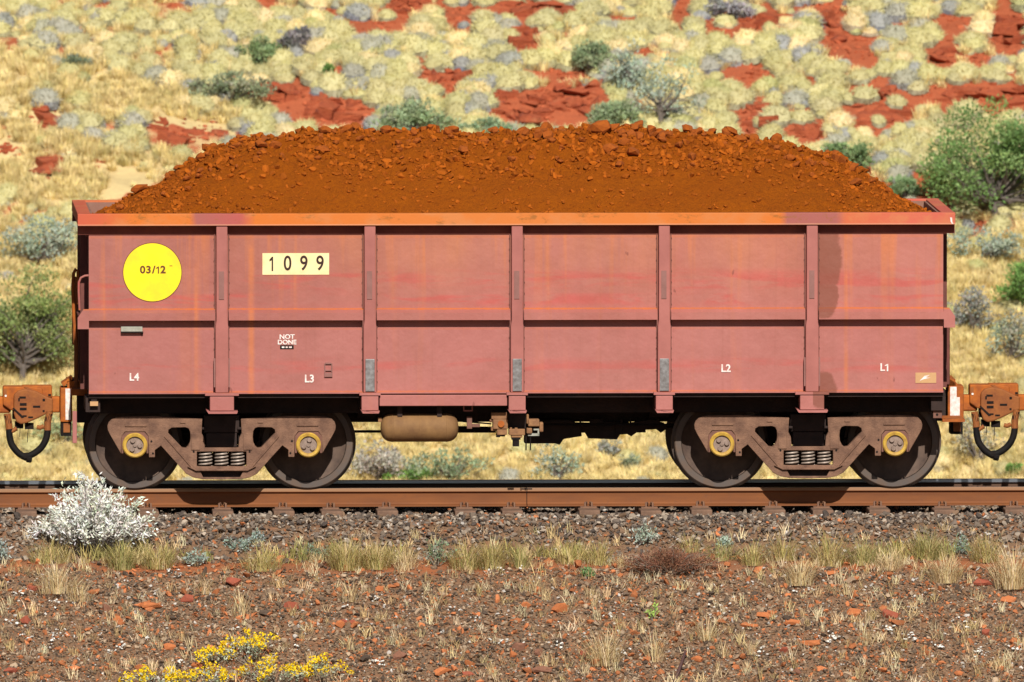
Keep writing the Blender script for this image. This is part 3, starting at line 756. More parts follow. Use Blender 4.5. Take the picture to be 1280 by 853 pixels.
foot = [(-27, 588.5), (27, 588.5), (23, 596.3), (-23, 596.3)]
spr = [(-31, 564), (31, 564), (31, 582.5), (-31, 582.5)]
def side_frame_mesh():
    bm = bmesh.new()
    loops = [full, [bp(x, y) for x, y in tri], [bp(-x, y) for x, y in tri[::-1]], [bp(x, y) for x, y in spr], [bp(x, y) for x, y in foot]]
    ed = []
    for lp_ in loops:
        vs_ = [bm.verts.new((x, SY, z)) for x, z in lp_]
        for i in range(len(vs_)): ed.append(bm.edges.new((vs_[i], vs_[(i+1) % len(vs_)])))
    bmesh.ops.triangle_fill(bm, edges=ed, use_beauty=True, use_dissolve=False)
    r = bmesh.ops.extrude_face_region(bm, geom=bm.faces[:])
    for v in r['geom']:
        if isinstance(v, bmesh.types.BMVert): v.co.y += .13
    bmesh.ops.recalc_face_normals(bm, faces=bm.faces[:])
    bmesh.ops.dissolve_limit(bm, angle_limit=R(1), verts=bm.verts[:], edges=bm.edges[:])
    me = bpy.data.meshes.new('side_frame'); bm.to_mesh(me); bm.free(); me.materials.append(M['cast'])
    return me
sf_me = side_frame_mesh()
def bevel_mod(o, w_, seg=2):
    m = o.modifiers.new('bevel', 'BEVEL'); m.width = w_; m.segments = seg; m.limit_method = 'ANGLE'; m.angle_limit = R(35); return o
def wheel_mb():
    b = MB()   # faces -Y; wheel centre at origin
    f = -.822
    b.lathe_y(0, 0, [(.405, f+.012), (.41, f), (.468, f), (.4785, f+.012), (.480, f+.10), (.508, f+.118), (.510, f+.132), (.498, f+.140), (.41, f+.140), (.40, f+.135)], 72)
    return b
def wheel_plate_mb():
    b = MB(); f = -.822
    b.lathe_y(0, 0, [(.402, f+.135), (.402, f+.030), (.36, f+.062), (.27, f+.085), (.17, f+.055), (.125, f+.0), (.115, f-.015), (.09, f-.018), (.09, f+.17)], 60)
    return b
def spring_bm(b, cx, y, z0, z1, r, turns, wr):
    n = int(turns*14); b.tube([(cx+r*math.cos(2*math.pi*turns*i/n), y+r*math.sin(2*math.pi*turns*i/n), z0+(z1-z0)*i/n) for i in range(n+1)], wr, 6)
for bi, cx in enumerate(BX):
    for s in (-1, 1):
        rz = 0 if s < 0 else math.pi
        sf = link(bpy.data.objects.new('side_frame', sf_me), W); bevel_mod(sf, .014, 3); sf.location = (cx, 0, 0); sf.rotation_euler.z = rz
        # raised flanges and details on the frame
        for q in (-1, 1):
            for dx0, dx1, p0, p1, pr_ in ((94, 121, 530, 532.6, .012), (27, 38, 541, 562, .012), (45, 52, 526.5, 528.5, .01)):
                b = MB(); x0, x1 = sorted((q*dx0/S, q*dx1/S)); b.box(x0, x1, SY-pr_, SY+.005, AZ(p1, SY), AZ(p0, SY)); b.build('casting_rib', M['cast'], sf, bevel=.005)
            # raised edge flanges along the sloping strut
            b = MB(); b.tube([(q*(71)/S, SY-.002, AZ(545, SY)), (q*36/S, SY-.002, AZ(585, SY))], .012, 6); b.build('strut_flange', M['cast'], sf, smooth=True)
        b = MB(); b.prism([(-.36, AZ(582.5, SY)), (-.26, AZ(585.5, SY)), (.26, AZ(585.5, SY)), (.36, AZ(582.5, SY)), (.27, AZ(588, SY)), (-.27, AZ(588, SY))], SY-.03, SY+.01); b.build('spring_shelf', M['cast'], sf, bevel=.006)
        b = MB(); b.box(-.26, .26, SY+.06, SY+.12, AZ(597.5, SY), AZ(586, SY)); b.build('channel_shade_back', M['under'], sf)  # dark backing paints the shade inside the bottom channel
        b = MB()
        for q in (-1, 1):
            for dx, py in ((-88, 551), (-86, 566), (-36, 558), (-35, 564)):
                b.lathe_y(q*dx/S, AZ(py, SY), [(0, SY-.004), (.011, SY-.004), (.011, SY+.002)], 10)
        b.build('bolt_hole', M['black'], sf)
        # spring nest, three coils in view and a second row behind
        for dx in (-.168, 0, .168):
            b = MB(); spring_bm(b, dx, SY+.065, AZ(582.5, SY), AZ(564, SY), .064, 4.5, .0105); b.build('coil_spring', M['spring'], sf, smooth=True)
        b = MB()
        for dx in (-.168, 0, .168): b.tube([(dx, SY+.10, AZ(582.5, SY)), (dx, SY+.10, AZ(563, SY))], .04, 8)
        b.build('inner_spring', M['black'], sf)
        b = MB(); b.box(-.16, .16, SY+.02, SY+.25, AZ(558.5, SY), AZ(541, SY)); b.box(-.185, .185, SY+.03, SY+.25, AZ(540.5, SY), AZ(519, SY)); b.box(-.205, -.165, SY-.012, SY+.05, AZ(536.5, SY), AZ(533.5, SY)); b.box(.165, .205, SY-.012, SY+.05, AZ(536.5, SY), AZ(533.5, SY)); b.build('bolster_end', M['under'], sf, bevel=.006)  # dark box: the shade in the opening is put into its colour
        for q in (-1, 1):
            # adapter over the bearing
            b = MB(); X = q*WB
            P = lambda dx, py: (X+dx/S, AZ(py, SY))
            b.prism([P(-17, 566), P(-17, 545), P(-12, 539.5), P(12, 539.5), P(17, 545), P(17, 566), P(14.5, 566), P(13.5, 548), P(-13.5, 548), P(-14.5, 566)], SY-.02, SY+.11)
            b.build('bearing_adapter', M['adapter'], sf, bevel=.004)
            zc = ZW
            b = MB(); b.lathe_y(X, zc, [(.085, SY-.005), (.092, SY-.045), (.118, SY-.052), (.130, SY-.04), (.132, SY+.0), (.126, SY+.11), (.07, SY+.12)], 40); bc = b.build('bearing_ring', M['yellow'], sf, smooth=True)
            b = MB(); b.lathe_y(X, zc, [(0, SY-.022), (.088, SY-.022), (.088, SY+.02)], 28)
            a0 = rng.uniform(0, 6.28)
            for k in range(3):
                a1 = a0+k*2.094; cx_, cz_ = X+.052*math.cos(a1), zc+.052*math.sin(a1)
                b.lathe_y(cx_, cz_, [(0, SY-.048), (.022, SY-.048), (.026, SY-.042), (.026, SY-.02)], 14)
            b.lathe_y(X, zc, [(0, SY-.036), (.02, SY-.036), (.02, SY-.02)], 12)
            b.build('bearing_cap', M['bolt'], sf)
    for q in (-1, 1):
        for s in (-1, 1):
            wh = wheel_mb().build('wheel', M['wheelface'], W, smooth=True); wh.location = (cx+q*WB, 0, ZW); wh.rotation_euler.z = 0 if s < 0 else math.pi
            wheel_plate_mb().build('wheel_plate', M['plate'], wh, smooth=True)
        b = MB(); b.lathe_y(cx+q*WB, ZW, [(.085, -.82), (.085, -.6), (.075, -.5), (.075, .5), (.085, .6), (.085, .82)], 20); part(b, 'axle', M['under'], smooth=True)
        # brake beam and shoe on the inner side of each wheel
        b = MB(); xb = cx+q*(WB-.56); b.box(xb-.05, xb+.05, -.9, .9, .30, .40)
        for s in (-1, 1): b.prism([(xb+q*.03, .30), (xb+q*.085, .24), (xb+q*.065, .36), (xb+q*.07, .52), (xb+q*.03, .48)], s*.76-.05, s*.76+.05)
        part(b, 'brake_beam', M['under'])
    b = MB(); b.box(cx-.19, cx+.19, SY+.25, -SY-.25, .50, .72); b.box(cx-.16, cx+.16, -.3, .3, .72, .80); b.box(cx-.62, cx+.62, -.42, -.38, .44, .86); part(b, 'bolster_and_dark_plate', M['under'])  # the wide thin plate is added to darken the side frame windows

# ---- ends: striker, couplers, hoses, handrails
CZ = AZ(505, 0)          # coupler centre height
def ex(px, Y=0.): return AX(px, Y)-XC
def ez(py, Y=0.): return AZ(py, Y)
def end_gear(e):
    """e=-1 builds the left end from the photo's pixels; e=+1 the right end"""
    def X(px): return ex(px, -.1)
    def Z(py): return ez(py, -.1)
    def bx(b, p0, p1, q0, q1, y0=-.2, y1=.2): x = sorted((X(p0), X(p1))); b.box(x[0], x[1], y0, y1, Z(q1), Z(q0))
    if e < 0:
        b = MB(); bx(b, 75, 90, 483, 526, -.22, .22); st = part(b, 'striker', M['orange'], bevel=.012)
        b = MB(); bx(b, 81.5, 88, 484, 523, -.228, -.221); b.build('white_stripe', M['white'], st)
        b = MB(); bx(b, 76, 89, 526, 543.5, -.2, .2); b.build('striker_foot', M['black'], st)
        b = MB(); bx(b, 79, 87, 527.5, 539, -.21, -.2); b.build('carrier_spring', M['brownc'], st)
        b = MB(); bx(b, 64, 76, 495, 515, -.085, .085); sh = part(b, 'coupler', M['orange'], bevel=.02)
        # knuckle casting facing the camera: rounded plate with slots
        b = MB(); Y0 = -.19
        b.prism([(X(x), Z(y)) for x, y in ((17, 492), (22, 487), (31, 484.5), (44, 487), (58, 494), (66, 497), (66, 513), (58, 516), (46, 522), (34, 527), (26, 529), (20, 526), (17, 516))], Y0, .1)
        b.build('coupler_head', M['brownc'], sh, bevel=.016)
        for x0, x1, y0, y1 in ((24.5, 33, 502.2, 505.5), (24.5, 33, 508, 511.2), (41, 50, 505.5, 508), (24, 32, 494, 496.5), (22.5, 24.6, 496, 500), (53, 56, 497, 500), (53, 55.5, 511, 513.5), (28, 33, 517.5, 519.5), (60, 63.5, 491, 494), (35, 41, 519, 521)):
            b = MB(); bx(b, x0, x1, y0, y1, Y0-.004, Y0+.001); b.build('casting_slot', M['black'], sh)
        b = MB(); b.prism([(X(15), Z(509)), (X(17), Z(508)), (X(30), Z(520)), (X(27), Z(521))], Y0-.005, Y0+.001)
        b.build('casting_slot', M['black'], sh)
        b = MB(); bx(b, 27, 65, 481, 496, -.10, .12); b.build('knuckle', M['orange'], sh, bevel=.015)
        b = MB(); bx(b, 18.5, 29, 526, 534.5, -.12, 0); bx(b, 31, 42, 528, 535.5, -.12, 0); b.build('lock_lifter', M['black'], sh)
        b = MB(); b.tube([(X(25), -.1, Z(534)), (X(24.5), -.1, Z(545))], .004, 5); b.tube([(X(35), -.1, Z(535)), (X(34), -.1, Z(552))], .004, 5); b.build('lifter_chain', M['black'], sh)
        hp = [(62, 517), (59.5, 527), (59.5, 538), (57.5, 549), (52, 559), (44, 566), (36, 570), (29, 571.5)]
        gl = [(55, 533), (50, 535), (46, 534)]
    else:
        b = MB(); bx(b, 1184, 1204, 483, 526, -.22, .22); st = part(b, 'striker', M['orange'], bevel=.012)
        b = MB(); bx(b, 1187, 1195, 484, 523, -.228, -.221); bx(b, 1195, 1199, 497, 523, -.228, -.221); b.build('white_stripe', M['white'], st)
        b = MB(); bx(b, 1188, 1203, 526, 543.5, -.2, .2); b.build('striker_foot', M['black'], st)
        b = MB(); bx(b, 1191, 1200, 528, 540, -.21, -.2); b.build('carrier_spring', M['brownc'], st)
        b = MB(); bx(b, 1202, 1222, 495, 515.5, -.085, .085); sh = part(b, 'coupler', M['orange'], bevel=.02)
        b = MB(); b.prism([(X(x), Z(y)) for x, y in ((1212, 482), (1248, 482), (1262, 484), (1262, 506), (1240, 508), (1232, 511), (1222, 512), (1212, 505))], -.13, .15); b.build('coupler_head', M['orange'], sh, bevel=.016)
        b = MB(); b.prism([(X(x), Z(y)) for x, y in ((1238, 482.5), (1243, 482.5), (1248, 486), (1244, 486))], -.136, -.129); b.build('casting_slot', M['brownc'], sh); b = MB(); bx(b, 1213, 1217, 485, 493, -.136, -.129); b.build('casting_slot', M['brownc'], sh)
        b = MB(); bx(b, 1224, 1236, 508, 523, -.10, .05); b.build('lock_lifter', M['black'], sh)
        b = MB(); b.lathe_y(X(1215.5), Z(493.5), [(0, -.14), (.012, -.14), (.012, -.128)], 10); b.build('pin_head', M['white'], sh)
        hp = [(1218, 517), (1220, 527), (1220.5, 534), (1221, 543), (1224, 554), (1232, 564), (1241, 569.5), (1249, 571.5)]
        gl = [(1217, 533), (1224, 537), (1230, 533)]
    hy = -.26
    def q(px, py): p = at(px, py, hy); return (p.x-XC, p.y, p.z)
    # hose follows a smooth curve
    P = [Vector(q(*p)) for p in hp]; sm = []
    for i in range(len(P)-1):
        p0, p1, p2, p3 = P[max(i-1, 0)], P[i], P[i+1], P[min(i+2, len(P)-1)]
        for k in range(5):
            t = k/5; sm.append(.5*((2*p1)+(p2-p0)*t+(2*p0-5*p1+4*p2-p3)*t*t+(3*p1-p0-3*p2+p3)*t**3))
    sm.append(P[-1])
    b = MB(); b.tube(sm, .035, 12); hs_ = part(b, 'air_hose', M['rubber'], smooth=True)
    b = MB(); d = 3 if e > 0 else -3
    b.tube([q(hp[-1][0]-d*2.2, hp[-1][1]-1), q(hp[-1][0]-d*.3, hp[-1][1])], .042, 10); b.tube([q(hp[-1][0]-d*1.2, hp[-1][1]+1), q(hp[-1][0]-d*1.0, hp[-1][1]+2.5)], .026, 8); b.build('hose_coupling', M['black'], hs_)
    b = MB(); b.tube([q(hp[0][0], hp[0][1]-2), q(hp[1][0], hp[1][1]+1)], .036, 10); b.tube([q(*gl[0]), q(*gl[1]), q(*gl[2])], .024, 8); b.tube([q(hp[1][0], hp[1][1]), q(hp[2][0], hp[2][1])], .037, 10); b.build('angle_cock', M['brownc'], hs_, smooth=True)
end_gear(-1); end_gear(1)
# end post strips, handrails and steps of the left end
LY = -1.0
def q3(px, py, Y): p = at(px, py, Y); return (p.x-XC, p.y, p.z)
def strip(b, x0, x1, y0, y1, Y, d): b.box(AX(x0, Y)-XC, AX(x1, Y)-XC, Y-d/2, Y+d/2, AZ(y1, Y), AZ(y0, Y))
b = MB(); strip(b, 92.5, 97.5, 392, 486, -.2, .06); strip(b, 90, 97, 345, 430, -.15, .05); part(b, 'end_ladder_post', M['brownc'], bevel=.01)
b = MB(); b.tube([q3(95, 425, -.5), q3(92.5, 400, -.5), q3(90.8, 360, -.5), q3(92, 342, -.5), q3(95, 336, -.5), q3(97.5, 338, -.5), q3(97.5, 350, -.5), q3(98, 380, -.5)], .017, 8); part(b, 'end_grab_rail', M['orange'], smooth=True)
b = MB(); b.tube([q3(112, 344.5, -1.46), q3(106, 345, -1.46), q3(101, 347.5, -1.46), q3(98.6, 353, -1.46), q3(98.4, 365, -1.46), q3(99.5, 388, -1.46)], .012, 8); part(b, 'handrail', M['paint'], smooth=True)
b = MB(); b.prism([(AX(x, -.4)-XC, AZ(y, -.4)) for x, y in ((77, 480), (90, 471), (92, 474), (80, 484))], -.20, .2); strip(b, 88.5, 110, 484, 492, -.35, .5); part(b, 'end_platform', M['orange'], bevel=.006)
b = MB(); strip(b, 90.5, 96, 513, 553, -1.0, .05); part(b, 'corner_step', M['paint'], bevel=.005)
b = MB(); strip(b, 112.5, 122.5, 501, 506.5, -1.45, .02); part(b, 'reflector', M['tanp'])
b = MB(); strip(b, 114, 121, 492, 501, -1.44, .02); part(b, 'reflector_bracket', M['under'])
# right end
b = MB(); strip(b, 1183, 1187.2, 405, 482, -.3, .06); part(b, 'end_ladder_post', M['underred'], bevel=.01)
b = MB(); b.prism([(AX(x, -.3)-XC, AZ(y, -.3)) for x, y in ((1186, 473), (1198, 482), (1198, 486), (1184, 486), (1184, 473))], -.20, .2); part(b, 'end_platform', M['orange'], bevel=.006)
b = MB(); strip(b, 1166.5, 1177.5, 507.5, 524, -1.35, .03); hb = part(b, 'hanger_bracket', M['adapter'], bevel=.004)
b = MB(); strip(b, 1167, 1177, 500, 506.5, -1.36, .03); b.build('bracket_block', M['paint'], hb)
b = MB(); b.lathe_y(AX(1171.5, -1.37)-XC, AZ(519.5, -1.37), [(0, -1.369), (.013, -1.369), (.013, -1.36)], 10); b.build('bracket_hole', M['black'], hb)
b = MB(); strip(b, 1176, 1204, 523, 526.5, -.6, .7); part(b, 'end_bar', M['orange'])

# ---- the heaped ore
HY = 0.0
SIL = [(118, 274), (140, 264), (158, 250), (172, 238), (195, 230), (220, 213), (245, 196), (260, 186), (285, 180), (305, 170), (350, 167), (375, 163), (480, 162), (560, 165), (650, 166), (740, 165),
       (800, 164), (850, 167), (910, 167), (950, 174), (975, 178), (1010, 187), (1050, 200), (1075, 214), (1100, 234), (1125, 251), (1147, 264), (1170, 276)]
SX = np.array([AX(p[0], HY)-XC for p in SIL]); SZ = np.array([AZ(p[1], HY) for p in SIL])
EDGE = wz(266)-.05
def heap_z(x, y, rough=True):
    top = float(np.interp(x, SX, SZ)); u = min(1, abs(y)/1.44)
    prof = 1-(u**1.55)*.72-.28*u
    edge = EDGE - .10*max(0, (abs(x)-3.9))**1.2
    z = edge + max(0, top-edge)*max(0, prof) if top > edge else top
    if rough:
        hrel = max(0, min(1, (z-EDGE)/.85)); k = .35+.65*min(1, max(0, (hrel-.42)/.15))
        if abs(x) > 2.8: k = max(k, min(1, (abs(x)-2.8)/.6))
        z += .050*vnoise(x, y, .9, 1.3, 3) + k*(.042*vnoise(x, y, 3.2, 7.3, 3) + .026*vnoise(x, y, 9., 3.3, 3))
        z -= k*.034*abs(vnoise(x, y, 5., 5.3, 3))
    return z
hx = np.arange(-4.40, 4.401, .028); hy_ = np.arange(-1.44, 1.45, .028)
hv = [(x, y, heap_z(x, y)) for y in hy_ for x in hx]; n_ = len(hx)
hf = [(j*n_+i, j*n_+i+1, (j+1)*n_+i+1, (j+1)*n_+i) for j in range(len(hy_)-1) for i in range(n_-1)]
me = bpy.data.meshes.new('iron_ore_heap'); me.from_pydata(hv, [], hf)
def ore_mat():
    t = NT('ore_fines', .95, 0, .1)
    n1 = t.noise(2.2, 5, .65); n2 = t.noise(22, 6, .75); n3 = t.noise(70, 3, .7)
    c = t.mix(t.ramp(n1, [(.3, 0.), (.7, 1.)]), (.345, .080, .004), (.41, .102, .004))
    c = t.mix(t.ramp(n2, [(.4, 0.), (.7, .6)]), c, (.25, .056, .004))
    t.bump(t.math('ADD', n2, t.math('MULTIPLY', n3, .6)), 1.0, .05)
    return t.out(c)
M['ore'] = ore_mat(); me.materials.append(M['ore'])
heap = link(bpy.data.objects.new('iron_ore_heap', me)); heap.location.x = XC
tag(heap, 'heap of orange brown iron ore lumps piled in the numbered wagon', 'iron ore', 'ore loads in the wagons')
ores = [source('ore_shape', rock_bm(300+i, (1, q, .75), 15), M['oreL']) for i, q in enumerate((.85, .75, .9, .8))]
P = []; Sz = []
for i in range(17000):
    x = nr.uniform(-4.35, 4.35); y = nr.uniform(-1.42, 1.1); z = heap_z(x, y)
    hrel = (heap_z(x, y, False)-EDGE)/.85
    dens = .26 + .74*min(1, max(0, (hrel-.44)/.12))
    if abs(x) > 2.6: dens = max(dens, .35+.6*min(1, (abs(x)-2.6)/.8))
    dens *= .45+1.1*max(0, .5+vnoise(x, y, 1.6, 12., 2))
    if nr.rand() > dens: continue
    s_ = (.022+.085*nr.rand()**3.2)*(1 if hrel > .44 else .7); P.append((x, y, z+s_*.12)); Sz.append(s_)
n = len(P); Sz = np.array(Sz)[:, None]
ot = np.array([.335, .080, .005])[None, :]*nr.uniform(.68, 1.15, (n, 1))
scatter('small_ore_lumps', ores, P, np.stack([nr.normal(0, .6, n), nr.normal(0, .6, n), nr.uniform(0, 6.28, n)], 1), Sz*np.stack([nr.uniform(.8, 1.4, n), nr.uniform(.8, 1.2, n), nr.uniform(.6, 1.1, n)], 1), ot, parent=heap)
M['orebig'] = simple('ore_lump_surface', (.345, .082, .006), (.25, .056, .006), 7, .95, bump=.7, bscale=30)
big_me = []
for i in range(6):
    bm = rock_bm(500+i, (1, rng.uniform(.7, .9), rng.uniform(.65, .9)), 22); m_ = bpy.data.meshes.new('ore_lump'); bm.to_mesh(m_); bm.free(); m_.materials.append(M['orebig']); big_me.append(m_)
def lump(x, y, s_, dz=.2):
    o = link(bpy.data.objects.new('ore_lump', rng.choice(big_me)), heap)
    o.location = (x, y, heap_z(x, y)+s_*dz); o.scale = (s_*rng.uniform(.9, 1.2), s_, s_*rng.uniform(.75, 1.0)); o.rotation_euler = (rng.uniform(-.5, .5), rng.uniform(-.5, .5), rng.uniform(0, 6.3))
def lump_px(px, py, wpx):       # on the crest or on the near slope, found along the line of sight
    d = ray(px, py); y = -1.42
    while y < .1:
        p = CAM+d*((y-CAM.y)/d.y)
        if p.z <= heap_z(p.x-XC, y): break
        y += .02
    lump((CAM+d*((y-CAM.y)/d.y)).x-XC, y, wpx/S*1.2, .15 if y < 0 else .26)
for a_ in ((260, 187, 20), (222, 214, 11), (175, 240, 18), (300, 172, 11), (356, 168, 12), (375, 162, 14), (473, 163, 12), (516, 170, 14), (530, 162, 16), (558, 168, 14), (600, 172, 9),
           (672, 173, 15), (687, 173, 16), (728, 178, 11), (749, 166, 27), (778, 168, 12), (790, 171, 14), (814, 168, 17), (836, 170, 14), (764, 192, 19), (792, 194, 20), (775, 209, 13),
           (635, 180, 8), (914, 168, 19), (933, 174, 12), (947, 181, 8), (971, 176, 17), (988, 200, 13), (1014, 208, 15), (1048, 203, 20), (1067, 213, 14), (1090, 228, 12), (905, 183, 9), (1110, 240, 10),
           (420, 182, 9), (450, 176, 10), (400, 172, 9), (330, 178, 10), (290, 200, 10), (250, 215, 10), (235, 240, 9), (205, 246, 10), (150, 262, 12), (135, 262, 9), (634, 214, 8), (690, 178, 10), (570, 200, 9), (500, 190, 9), (858, 180, 10), (880, 172, 9), (1000, 190, 9)):
    lump_px(*a_)
for i in range(170):
    x = rng.uniform(-3.6, 3.6); lump(x, rng.uniform(-.75, .1) if i % 2 else rng.uniform(-.3, .1), .06+.11*rng.random()**2)

# neighbouring wagons, coupled at both ends (only their couplings reach into the photo)
index_kids()
PITCH_X = 1216/S
SKIP = {'lettering', 'number_plate', 'test_disc', 'black_label', 'badge', 'paint_mark'}
for s, lab in ((-1, 'neighbouring ore wagon coupled to the left, only its rusty coupler showing'), (1, 'neighbouring ore wagon coupled to the right, only its rusty coupler showing')):
    o = copy_tree(W, None, SKIP); o.location.x = XC+s*PITCH_X
    tag(o, lab, 'railway wagon', 'ore wagons of the train')
    h = heap.copy(); C.objects.link(h); h.location.x = XC+s*PITCH_X
    tag(h, 'ore heap in the wagon coupled to the %s, outside the picture' % ('left' if s < 0 else 'right'), 'iron ore')

# ================================================================== VEGETATION
def leaf_mesh(name, quads, mat):
    """quads: list of (4 or 3 points, tint)"""
    vs_, fs, cs = [], [], []
    for pts, c in quads:
        i = len(vs_); vs_.extend(pts); fs.append(tuple(range(i, i+len(pts)))); cs.extend(c)
    me = bpy.data.meshes.new(name); me.from_pydata(vs_, [], fs)
    a_ = me.attributes.new('tint', 'FLOAT_VECTOR', 'FACE'); a_.data.foreach_set('vector', np.array(cs, dtype=np.float32))
    me.materials.append(mat); return me
def rv(): 
    while True:
        v = Vector((rng.uniform(-1, 1), rng.uniform(-1, 1), rng.uniform(-1, 1)))
        if .05 < v.length < 1: return v.normalized()
def vary(c, a=.2):
    k = 1+rng.uniform(-a, a); return tuple(max(.01, q*k*(1+rng.uniform(-.06, .06))) for q in c)
def leaf(p, d, L, w_, c):
    s_ = d.cross(rv()).normalized()*w_/2
    return ([p, p+d*L*.45+s_, p+d*L, p+d*L*.45-s_], c)
def limb_pts(a, b_, bend=.12, n=5):
    o_ = rv()*(b_-a).length*bend; return [a.lerp(b_, i/n)+o_*math.sin(math.pi*i/n) for i in range(n+1)]

def shrub(name, p, wid, hgt, cols, label, cat, leafL=.035, leafW=.02, nclump=40, per=55, open_=.0, trunk=.03, group=None, depth=None, base=.12, bark=None, clumpr=.16):
    """trunk and limbs reaching leaf clumps spread through an uneven crown"""
    r = empty(name, p); tb = MB(); quads = []
    depth = depth or wid*.8
    fork = Vector((rng.uniform(-.05, .05)*wid, 0, hgt*base))
    lobes = [(Vector((rng.uniform(-.32, .32)*wid, rng.uniform(-.3, .3)*depth, hgt*rng.uniform(.35, .72))), rng.uniform(.20, .34)) for _ in range(5)]
    lobes += [(Vector((sx*wid*.3, 0, hgt*rng.uniform(.35, .5))), .24) for sx in (-1, 1)] + [(Vector((rng.uniform(-.1, .1)*wid, 0, hgt*.74)), .26)]
    tb.tube([(0, 0, -.05), tuple(fork)], trunk, 7, r_end=trunk*.8)
    for k in range(nclump):
        lc, lr = lobes[k % len(lobes)]
        v = rv(); c = lc + Vector((v.x*lr*wid, v.y*lr*depth, v.z*lr*hgt))*rng.uniform(.5, 1.05)
        c.z = max(hgt*.06 if base < .2 else hgt*base, min(hgt, c.z))
        if k % 2 == 0: tb.tube([tuple(q) for q in limb_pts(fork*rng.uniform(.5, 1.2), c, .15, 4)], trunk*.42, 5, r_end=trunk*.1)
        cr = clumpr*min(wid, hgt)*rng.uniform(.7, 1.3); cc = rng.choice(cols); cc = vary(cc, .18)
        for _ in range(int(per*rng.uniform(.7, 1.3))):
            v = rv(); rr = rng.random()**.45; q = c+Vector((v.x*cr*1.15, v.y*cr*1.15, v.z*cr*.8))*rr
            d = (v*.8+Vector((0, 0, .5))+rv()*.6).normalized()
            quads.append(leaf(q, d, leafL*rng.uniform(.6, 1.3), leafW*rng.uniform(.7, 1.2), vary(cc, .22)))
    tb.build('stem' if hgt < .7 else 'trunk', bark or M['bark'], r, smooth=True)
    o = link(bpy.data.objects.new('crown', leaf_mesh('crown', quads, M['leaf'])), r)
    tag(r, label, cat, group); return r

def tuft(name, p, wid, hgt, n, cols, label, lean=.35, bw=.0055, group='grass tufts beside the track', cat='grass tuft', spread=.35):
    quads = []
    for i in range(n):
        a_ = rng.uniform(0, 6.283); rr = rng.random()**.7*wid*spread
        b0 = Vector((rr*math.cos(a_), rr*math.sin(a_)*.8, -.01)); L = hgt*rng.uniform(.35, 1.12)*(1-.35*rr/(wid*spread))
        out = Vector((math.cos(a_), math.sin(a_), 0))*rng.uniform(.1, 1.0)*lean*rng.uniform(1.2, 3.4) + Vector((rng.uniform(-.32, .32), rng.uniform(-.3, .3), 0))
        c = vary(rng.choice(cols), .2); w_ = bw*rng.uniform(.6, 1.3); side = Vector((math.cos(a_+1.57+rng.uniform(-1, 1)), math.sin(a_+1.57), 0)).normalized()*w_/2
        pts = [b0 + out*L*t**1.7 + Vector((0, 0, L*(t-.18*t*t*out.length*2))) for t in (0, .4, .75, 1.)]
        quads.append(([pts[0]-side, pts[0]+side, pts[1]+side*.9, pts[1]-side*.9], c))
        quads.append(([pts[1]-side*.9, pts[1]+side*.9, pts[2]+side*.6, pts[2]-side*.6], c))
        quads.append(([pts[2]-side*.6, pts[2]+side*.6, pts[3]], c))
    o = link(bpy.data.objects.new(name, leaf_mesh(name, quads, M['blade']))); o.location = p
    if label: tag(o, label, cat, group)
    return o

# ---- hill: hummock grass (uncountable cover)
def hummock_bm(seed, nb=340):
    q = random.Random(seed); bm = bmesh.new(); lay = bm.faces.layers.float_vector.new('var')
    def face(ps, c):
        f = bm.faces.new([bm.verts.new(p) for p in ps]); f[lay] = c
    # inner mound, faceted and uneven
    N = 10; rings = []
    for j in range(4):
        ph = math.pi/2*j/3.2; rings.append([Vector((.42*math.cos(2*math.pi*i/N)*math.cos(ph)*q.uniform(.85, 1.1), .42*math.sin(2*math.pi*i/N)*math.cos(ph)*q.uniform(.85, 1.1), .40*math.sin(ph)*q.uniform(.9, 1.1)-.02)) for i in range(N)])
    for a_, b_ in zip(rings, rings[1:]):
        for i in range(N): face((a_[i], a_[(i+1) % N], b_[(i+1) % N], b_[i]), (.66, .69, .90) if a_ is rings[0] else (.88, .88, .92))  # lowest ring painted darker and bluer, shade at the foot
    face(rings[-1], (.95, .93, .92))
    for i in range(nb):
        az = q.uniform(0, 6.283); el = math.asin(q.random()**.8); d = Vector((math.cos(az)*math.cos(el), math.sin(az)*math.cos(el), math.sin(el)*.92))
        p0 = d*q.uniform(.30, .40); p1 = d*q.uniform(.43, .53)+Vector((q.uniform(-.06, .06), q.uniform(-.06, .06), q.uniform(-.03, .04)))
        s_ = d.cross(Vector((q.uniform(-1, 1), q.uniform(-1, 1), q.uniform(-1, 1)))).normalized()*.017
        k = q.uniform(.8, 1.15); g_ = max(0., min(1., 1.25-el/.55+q.uniform(-.25, .25))); face((p0-s_, p0+s_, p1), (k*(1-.36*g_), k*(1-.31*g_), k*(1-.08*g_)))  # low blades greyer: dead growth plus base shade put into the colour
    return bm
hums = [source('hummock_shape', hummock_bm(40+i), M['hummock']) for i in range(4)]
def straw_bm(seed, nb=70):
    q = random.Random(seed); bm = bmesh.new(); lay = bm.faces.layers.float_vector.new('var')
    for i in range(nb):
        az = q.uniform(0, 6.283); r0 = q.random()**.6*.34; b0 = Vector((r0*math.cos(az), r0*math.sin(az), -.03)); L = q.uniform(.45, 1.0)
        t_ = b0+Vector((math.cos(az)*q.uniform(0, .4)+q.uniform(-.15, .15), math.sin(az)*q.uniform(0, .4)+q.uniform(-.15, .15), L))
        s_ = Vector((math.cos(az+1.2), math.sin(az+1.2), 0))*.024; m = b0.lerp(t_, .55)+Vector((0, 0, .05))
        k = q.uniform(.8, 1.18); c = (k, k*q.uniform(.96, 1.02), k*q.uniform(.8, 1.05))
        for ps in ((b0-s_, b0+s_, m+s_*.8, m-s_*.8), (m-s_*.8, m+s_*.8, t_)):
            f = bm.faces.new([bm.verts.new(p) for p in ps]); f[lay] = c
    return bm
